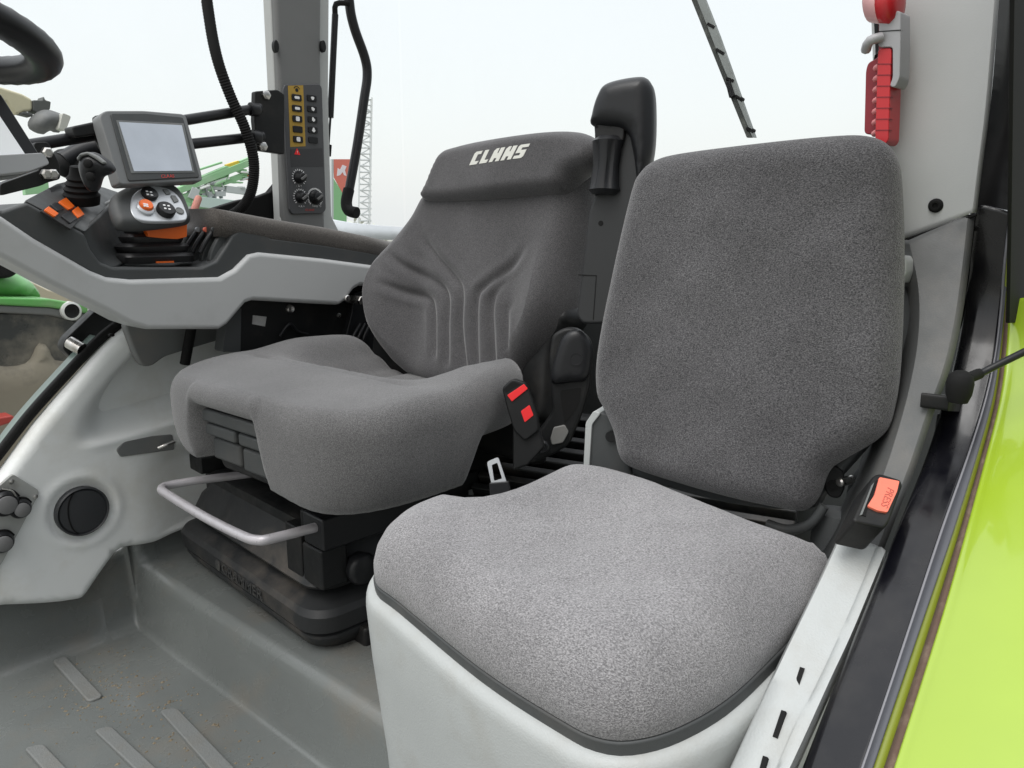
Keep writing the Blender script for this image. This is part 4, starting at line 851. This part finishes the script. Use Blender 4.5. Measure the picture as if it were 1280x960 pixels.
# red emergency hammer set hung on the pillar
EF = Frame(pX(1115, 120, 1.07), (-.12, -1, 0), (0, 0, 1))
eh = thing('emergency_hammer', 'red ribbed emergency hammer set in a grey bracket on the rear pillar', 'safety hammer', EF.o)
c_ = plate('case_back', mat('deep_red_plastic', (.24, .012, .022), .4), eh, EF, rounded(EF.many([(1080, 168), (1082, 88), (1085, 78), (1098, 72), (1098, 10), (1108, 10), (1110, 168)]), .006), -.02, .0, .005)
cf_ = plate('case_front', RED, eh, EF, rounded(EF.many([(1101, 182), (1105, 64), (1122, 62), (1118, 176), (1114, 182)]), .004), -.015, .018, .003)
for i in range(7):
    v = 84+i*13.6
    plate('case_groove', mat('deep_red_plastic', (.24, .012, .022), .4), cf_, EF, EF.many([(1104-.35*i, v-2), (1122-.45*i, v-2.2), (1122-.45*i, v-1.1), (1104-.35*i, v-.9)]), .010, .0186, 0)
    tube('case_rib', mat('pale_red_plastic', (.62, .20, .20), .4), cf_, [EF.to3(*EF.at(1097-.4*i, v+2), .004), EF.to3(*EF.at(1105-.4*i, v), .012)], .0042, 8, 1)
g_ = plate('holder', mat('holder_grey', (.33, .33, .34), .45), eh, EF, rounded(EF.many([(1108, 20), (1134, 17), (1134, 60), (1133, 100), (1127, 112), (1120, 110), (1124, 100), (1124, 62), (1106, 62)]), .004), -.01, .020, .003)
plate('holder_seam', MATTE, g_, EF, EF.many([(1107, 42.4), (1134, 40.6), (1134, 41.6), (1107, 43.4)]), .012, .0207, 0)
tube('clip', mat('holder_grey', (.33, .33, .34), .45), eh, [EF.to3(*EF.at(1112, 50), .022), EF.to3(*EF.at(1100, 56), .03), EF.to3(*EF.at(1091, 66), .02)], .006, 8, 3)
hd = []
for t, r in ((0, .016), (.1, .024), (.45, .0255), (.5, .0265), (.8, .0265), (.95, .02), (1, .01)):
    c = Vector(EF.to3(*EF.at(1090, 4), .012)).lerp(EF.to3(*EF.at(1131, 6), .012), t); hd.append([c+EF.e2*(r*math.cos(q))+EF.n*(r*math.sin(q)) for q in [2*math.pi*k/20 for k in range(20)]])
hmr = loft('hammer_head', BRED if False else RED, eh, hd[3:], sharp=0); loft('head_collar', mat('pink_plastic', (.72, .40, .40), .4), eh, hd[1:4], sharp=0); loft('striking_tip', WHITE, eh, hd[:2], sharp=0)
tube('hanging_strap', MATTE, eh, [EF.to3(*EF.at(1076, -300), -.03), EF.to3(*EF.at(1086, -30), -.03), EF.to3(*EF.at(1089, 20), -.03), EF.to3(*EF.at(1095, 62), -.02), EF.to3(*EF.at(1097, 72), -.01)], .009, 8)

# rear wiper outside
wx = 1.86
wp = thing('rear_wiper', 'dusty black wiper blade slanting across the rear window', 'wiper', pX(905, 90, wx))
WFm = Frame((wx, 0, 0), (0, -1, 0), (0, 0, 1))
plate('blade_rubber', mat('dusty_wiper', (.045, .05, .045), .7, dirt=(.20, .21, .18), dscale=14, damt=.7), wp, WFm, WFm.many([(776, -220), (784, -220), (906, 82), (940, 172), (933, 172), (900, 90)]), -.01, 0, .002)
plate('blade_spine', mat('pale_wiper_metal', (.25, .27, .26), .5, dirt=(.1, .1, .09), dscale=20), wp, WFm, WFm.many([(786, -220), (796, -220), (900, 45), (916, 90), (930, 130), (945, 172), (941, 172), (921, 122), (905, 85)]), -.006, .004, .001)
for a, b in (((885, 30), (894, 35)), ((896, 62), (906, 68)), ((909, 98), (918, 102)), ((920, 120), (929, 126)), ((934, 160), (943, 165))):
    tube('blade_bridge', MATTE, wp, [pX(*a, wx), pX(*b, wx)], .006, 6, 1)
plate('blade_joint', BLACK, wp, WFm, WFm.many([(908, 103), (914, 101), (920, 120), (913, 123)]), -.012, .008, .002)

# ================================================================== OUTSIDE
gm = mat('pale_gravel', (.30, .30, .27), .9, var=.4, vscale=1.5, bump=.4, bscale=20)
ground = build('ground', [(-400, -400, -2.7), (400, -400, -2.7), (400, 400, -2.7), (-400, 400, -2.7)], [(0, 1, 2, 3)], gm, recalc=False); ground['kind'] = 'structure'
GRN = mat('machine_green', (.10, .36, .08), .4, coat=.3, dirt=(.3, .33, .22), dscale=3, damt=.3)
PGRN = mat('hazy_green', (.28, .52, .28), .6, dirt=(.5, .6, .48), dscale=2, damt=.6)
MUD = mat('muddy_panel', (.030, .033, .032), .3, dirt=(.22, .20, .16), dscale=2.2, damt=.95)
gt = thing('green_tractor', 'green tractor parked outside with a muddy dark side panel, seen through the far window', 'tractor', pY(40, 440, 4.2))
TY = 4.2; F4 = FY(TY)
plate('fender_band', GRN, gt, F4, [Vector(p) for p in F4.many([(-160, 372), (-60, 371), (0, 371), (60, 373), (115, 382), (170, 398), (170, 410), (115, 393), (60, 384), (0, 381), (-160, 381)])], -.5, .03, .012)
plate('fender_lip', mat('grey_lip', (.13, .135, .13), .6), gt, F4, F4.many([(-160, 380), (0, 381), (60, 384), (115, 393), (170, 410), (170, 440), (110, 405), (60, 394), (0, 391), (-160, 390)]), -.3, .02, .01)
plate('side_panel', MUD, gt, F4, F4.many([(-160, 388), (60, 392), (170, 420), (190, 560), (60, 620), (-160, 620)]), -.2, 0, .01)
MUDL = mat('dry_mud', (.22, .20, .155), .9, bump=.6, bscale=25, dirt=(.10, .09, .075), dscale=5, damt=.9)
pillow('mud_cake', MUDL, gt, F4, cat_rom(F4.many([(-160, 470), (-30, 456), (10, 458), (35, 452), (45, 432), (52, 428), (60, 434), (66, 448), (80, 452), (120, 460), (150, 560), (60, 620), (-160, 620)]), 4), .06, .08, .02, .02, .03)
for u, v in ((85, 388), (118, 385)):
    pt = lathe('port_ring', mat('port_grey', (.55, .56, .54), .5), gt, F4, F4.at(u, v), [(.046, .0), (.046, .05), (.036, .055), (.032, .03)], 26); lathe('port', MATTE, pt, F4, F4.at(u, v), [(.037, .02), (.036, .052), (.02, .045)], 24)
pillow('hood', GRN, gt, FY(4.6), cat_rom(FY(4.6).many([(-120, 325), (-30, 322), (5, 332), (30, 348), (42, 362), (40, 380), (-120, 380)]), 4), .4, .3, .1, .1, .05)
plate('hood_shadow_gap', MATTE, gt, FY(4.4), rounded(FY(4.4).many([(-60, 315), (-5, 318), (12, 332), (0, 345), (-60, 350)]), .05), -.1, .2, .02)
plate('red_frame', mat('oxide_red', (.32, .04, .03), .5), gt, FY(3.9), FY(3.9).many([(-80, 535), (16, 519), (22, 526), (-80, 560)]), -.1, 0, .01)
plate('beige_beam', mat('beige_beam', (.5, .45, .33), .7), gt, FY(5.5), FY(5.5).many([(35, 350), (60, 362), (95, 372), (90, 380), (30, 372)]), -.1, 0, .01)
# harvest machine boom in the distance
F9 = FY(9.0)
gm_ = thing('green_implement', 'green folded field implement standing far outside the window', 'implement', pY(275, 230, 9))
def bar9(a, b, w, m, nm='boom'): 
    d = Vector((b[0]-a[0], b[1]-a[1])).normalized(); q = Vector((-d.y, d.x))*w
    plate(nm, m, gm_, F9, F9.many([(a[0]+q.x, a[1]+q.y), (b[0]+q.x, b[1]+q.y), (b[0]-q.x, b[1]-q.y), (a[0]-q.x, a[1]-q.y)]), -.06, random.uniform(0, .05), .005)
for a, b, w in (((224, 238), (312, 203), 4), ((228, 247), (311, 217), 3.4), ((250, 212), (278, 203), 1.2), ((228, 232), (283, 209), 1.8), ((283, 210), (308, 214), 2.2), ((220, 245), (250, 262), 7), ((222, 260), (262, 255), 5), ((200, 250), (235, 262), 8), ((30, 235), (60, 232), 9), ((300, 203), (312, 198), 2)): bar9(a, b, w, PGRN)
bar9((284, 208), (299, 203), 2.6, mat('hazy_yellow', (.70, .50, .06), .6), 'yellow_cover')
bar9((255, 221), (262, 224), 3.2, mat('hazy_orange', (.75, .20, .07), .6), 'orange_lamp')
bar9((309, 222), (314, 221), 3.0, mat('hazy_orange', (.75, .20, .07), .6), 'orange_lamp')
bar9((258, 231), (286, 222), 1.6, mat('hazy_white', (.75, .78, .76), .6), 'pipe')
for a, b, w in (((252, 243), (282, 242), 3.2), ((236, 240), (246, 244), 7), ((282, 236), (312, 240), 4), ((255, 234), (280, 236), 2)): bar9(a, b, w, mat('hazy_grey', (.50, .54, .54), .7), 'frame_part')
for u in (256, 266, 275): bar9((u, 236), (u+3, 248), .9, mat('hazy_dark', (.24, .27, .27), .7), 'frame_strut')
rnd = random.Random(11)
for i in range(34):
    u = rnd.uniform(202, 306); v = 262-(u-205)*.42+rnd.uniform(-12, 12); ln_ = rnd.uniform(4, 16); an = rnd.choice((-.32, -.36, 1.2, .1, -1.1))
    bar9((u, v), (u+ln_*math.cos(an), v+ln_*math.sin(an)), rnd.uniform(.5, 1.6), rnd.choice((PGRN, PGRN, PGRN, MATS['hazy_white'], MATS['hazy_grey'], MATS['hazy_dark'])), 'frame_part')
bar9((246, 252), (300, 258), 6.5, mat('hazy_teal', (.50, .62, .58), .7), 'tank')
# mast with a beam and work lamp
wl = thing('work_lamp', 'grey work lamp hanging from a cream beam outside the windscreen', 'lamp', pY(55, 145, 2.6))
FL = FY(2.6)
plate('beam', mat('cream_paint', (.62, .58, .40), .5, dirt=(.4, .38, .3), dscale=6), wl, FL, FL.many([(-60, 90), (0, 108), (28, 117), (41, 124), (41, 138), (30, 140), (20, 144), (8, 128), (-60, 112)]), -.12, 0, .008)
plate('mount', mat('lamp_mount', (.09, .095, .09), .6), wl, FL, FL.many([(41, 125), (53, 125), (55, 120), (57, 125), (64, 127), (63, 136), (58, 141), (46, 141), (41, 138)]), -.05, 0, .004)
plate('arm', mat('lamp_mount', (.09, .095, .09), .6), wl, FL, FL.many([(24, 142), (30, 139), (42, 142), (40, 146)]), -.04, 0, .003)
hsn = pillow('lamp_housing', mat('lamp_grey', (.14, .145, .145), .6, dirt=(.25, .25, .22), dscale=12), wl, FL, cat_rom(FL.many([(36, 152), (42, 143), (54, 137), (66, 139), (80, 147), (74, 166), (62, 163), (55, 168), (44, 165), (35, 158)]), 4), .05, .04, .05, .04, .012)
plate('lens', mat('lamp_lens', (.55, .55, .50), .25), hsn, FL, rounded(FL.many([(69, 143), (80, 147.5), (73, 166), (64, 163)]), .006), .03, .058, .004)
# banner and lattice mast
F12 = FY(14)
bn = thing('banner_flag', 'red and green upright banner far outside beside the window pillar', 'banner', pY(425, 250, 14))
plate('red_field', mat('banner_red', (.70, .20, .15), .7), bn, F12, F12.many([(417, 199), (440, 199), (432, 250), (425, 235), (418, 222)]), -.02, 0, 0)
plate('green_field', mat('banner_green', (.26, .52, .26), .7), bn, F12, F12.many([(417, 223), (425, 236), (434, 252), (433, 285), (417, 285)]), -.02, 0, 0)
plate('emblem', mat('banner_white', (.80, .76, .80), .7), bn, F12, F12.many([(421, 220), (422, 210), (425, 212), (428, 206), (433, 208), (431, 213), (433, 220), (430, 219), (428, 215), (425, 219)]), -.01, .006, 0)
plate('pole', mat('hazy_grey', (.50, .54, .54), .7), bn, F12, F12.many([(414.5, 199), (417, 199), (417, 300), (414.5, 300)]), -.05, 0, 0)
lm = thing('lattice_mast', 'pale grey lattice mast standing far off in haze behind the grab bar', 'mast', pY(455, 275, 40))
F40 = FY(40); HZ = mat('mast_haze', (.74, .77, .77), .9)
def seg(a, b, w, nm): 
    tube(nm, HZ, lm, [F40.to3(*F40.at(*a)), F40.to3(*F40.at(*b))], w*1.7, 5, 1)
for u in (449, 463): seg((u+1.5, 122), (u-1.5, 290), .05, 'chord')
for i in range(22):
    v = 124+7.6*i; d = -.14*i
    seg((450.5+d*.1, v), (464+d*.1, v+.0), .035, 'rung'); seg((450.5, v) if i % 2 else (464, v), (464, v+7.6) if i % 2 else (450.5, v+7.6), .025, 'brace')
hv = []; hfc = []
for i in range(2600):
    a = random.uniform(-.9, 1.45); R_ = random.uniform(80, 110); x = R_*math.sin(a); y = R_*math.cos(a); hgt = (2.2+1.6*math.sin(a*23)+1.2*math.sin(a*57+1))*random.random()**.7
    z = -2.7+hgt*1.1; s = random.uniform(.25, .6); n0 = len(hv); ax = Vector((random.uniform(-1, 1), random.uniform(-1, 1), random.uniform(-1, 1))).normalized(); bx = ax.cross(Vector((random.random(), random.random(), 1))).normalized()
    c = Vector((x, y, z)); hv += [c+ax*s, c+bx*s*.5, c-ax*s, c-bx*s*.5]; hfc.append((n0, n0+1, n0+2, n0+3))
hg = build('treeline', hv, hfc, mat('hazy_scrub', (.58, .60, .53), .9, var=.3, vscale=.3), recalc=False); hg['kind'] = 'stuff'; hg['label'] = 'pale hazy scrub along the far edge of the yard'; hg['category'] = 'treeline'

# ================================================================== LIGHT, SKY, CAMERA
w = bpy.data.worlds.new('World'); SC.world = w; w.use_nodes = True; nt = w.node_tree; bg = nt.nodes['Background']
sky = nt.nodes.new('ShaderNodeTexSky'); sky.sky_type = 'NISHITA'; sky.sun_disc = False; sky.sun_elevation = math.radians(52); sky.sun_rotation = math.radians(250); sky.dust_density = 4; sky.air_density = 1.5
tc = nt.nodes.new('ShaderNodeTexCoord'); sx = nt.nodes.new('ShaderNodeSeparateXYZ'); nt.links.new(tc.outputs['Generated'], sx.inputs[0])
cr = nt.nodes.new('ShaderNodeValToRGB'); cr.color_ramp.elements[0].position = 0.0; cr.color_ramp.elements[0].color = (.86, .885, .885, 1); cr.color_ramp.elements[1].position = 1.0; cr.color_ramp.elements[1].color = (1.75, 1.78, 1.82, 1)
e = cr.color_ramp.elements.new(.32); e.color = (.90, .93, .93, 1)
e = cr.color_ramp.elements.new(.6); e.color = (1.45, 1.48, 1.5, 1)
nt.links.new(sx.outputs['Z'], cr.inputs[0])
# overcast sky that is brighter over the far side of the yard than behind the open door (made-up dimming, added to give the cab light a direction)
vd = nt.nodes.new('ShaderNodeVectorMath'); vd.operation = 'DOT_PRODUCT'; nt.links.new(tc.outputs['Generated'], vd.inputs[0]); vd.inputs[1].default_value = (-.12, .86, .48)
dm = nt.nodes.new('ShaderNodeMapRange'); dm.interpolation_type = 'SMOOTHSTEP'; dm.inputs[1].default_value = -.55; dm.inputs[2].default_value = .30; dm.inputs[3].default_value = .30; dm.inputs[4].default_value = 1.0; nt.links.new(vd.outputs['Value'], dm.inputs[0])
dmx = nt.nodes.new('ShaderNodeMix'); dmx.data_type = 'RGBA'; dmx.blend_type = 'MULTIPLY'; dmx.inputs[0].default_value = 1.0; nt.links.new(cr.outputs[0], dmx.inputs[6]); nt.links.new(dm.outputs[0], dmx.inputs[7])
mxs = nt.nodes.new('ShaderNodeMix'); mxs.data_type = 'RGBA'; mxs.inputs[0].default_value = .03; nt.links.new(dmx.outputs[2], mxs.inputs[6]); nt.links.new(sky.outputs[0], mxs.inputs[7])
cn = nt.nodes.new('ShaderNodeTexNoise'); cn.inputs['Scale'].default_value = 1.6; cn.inputs['Detail'].default_value = 3; nt.links.new(tc.outputs['Generated'], cn.inputs['Vector'])
cm = nt.nodes.new('ShaderNodeMapRange'); cm.inputs[3].default_value = .95; cm.inputs[4].default_value = 1.04; nt.links.new(cn.outputs['Fac'], cm.inputs[0])
hs_ = nt.nodes.new('ShaderNodeHueSaturation'); nt.links.new(mxs.outputs[2], hs_.inputs['Color']); nt.links.new(cm.outputs[0], hs_.inputs['Value']); nt.links.new(hs_.outputs[0], bg.inputs['Color']); bg.inputs['Strength'].default_value = 1.0
sl_ = bpy.data.lights.new('sun', 'SUN'); sl_.energy = 1.6; sl_.angle = math.radians(32); sl_.color = (1, .985, .96)
so_ = bpy.data.objects.new('sun', sl_); C.objects.link(so_)
so_.rotation_euler = Vector((.42, .02, -.90)).to_track_quat('-Z', 'Y').to_euler()   # light travels rearwards and down
cd = bpy.data.cameras.new('camera'); cam = bpy.data.objects.new('camera', cd); C.objects.link(cam); SC.camera = cam
cd.sensor_width = 36; cd.lens = FPX/1280*36; cd.clip_start = .02; cd.clip_end = 2000
cam.matrix_world = Matrix(((RT.x, UP.x, -FW.x, 0), (RT.y, UP.y, -FW.y, 0), (RT.z, UP.z, -FW.z, 0), (0, 0, 0, 1)))
SC.view_settings.view_transform = 'Standard'; SC.view_settings.look = 'None'; SC.view_settings.exposure = 0
SC.cycles.max_bounces = 8; SC.cycles.transparent_max_bounces = 12
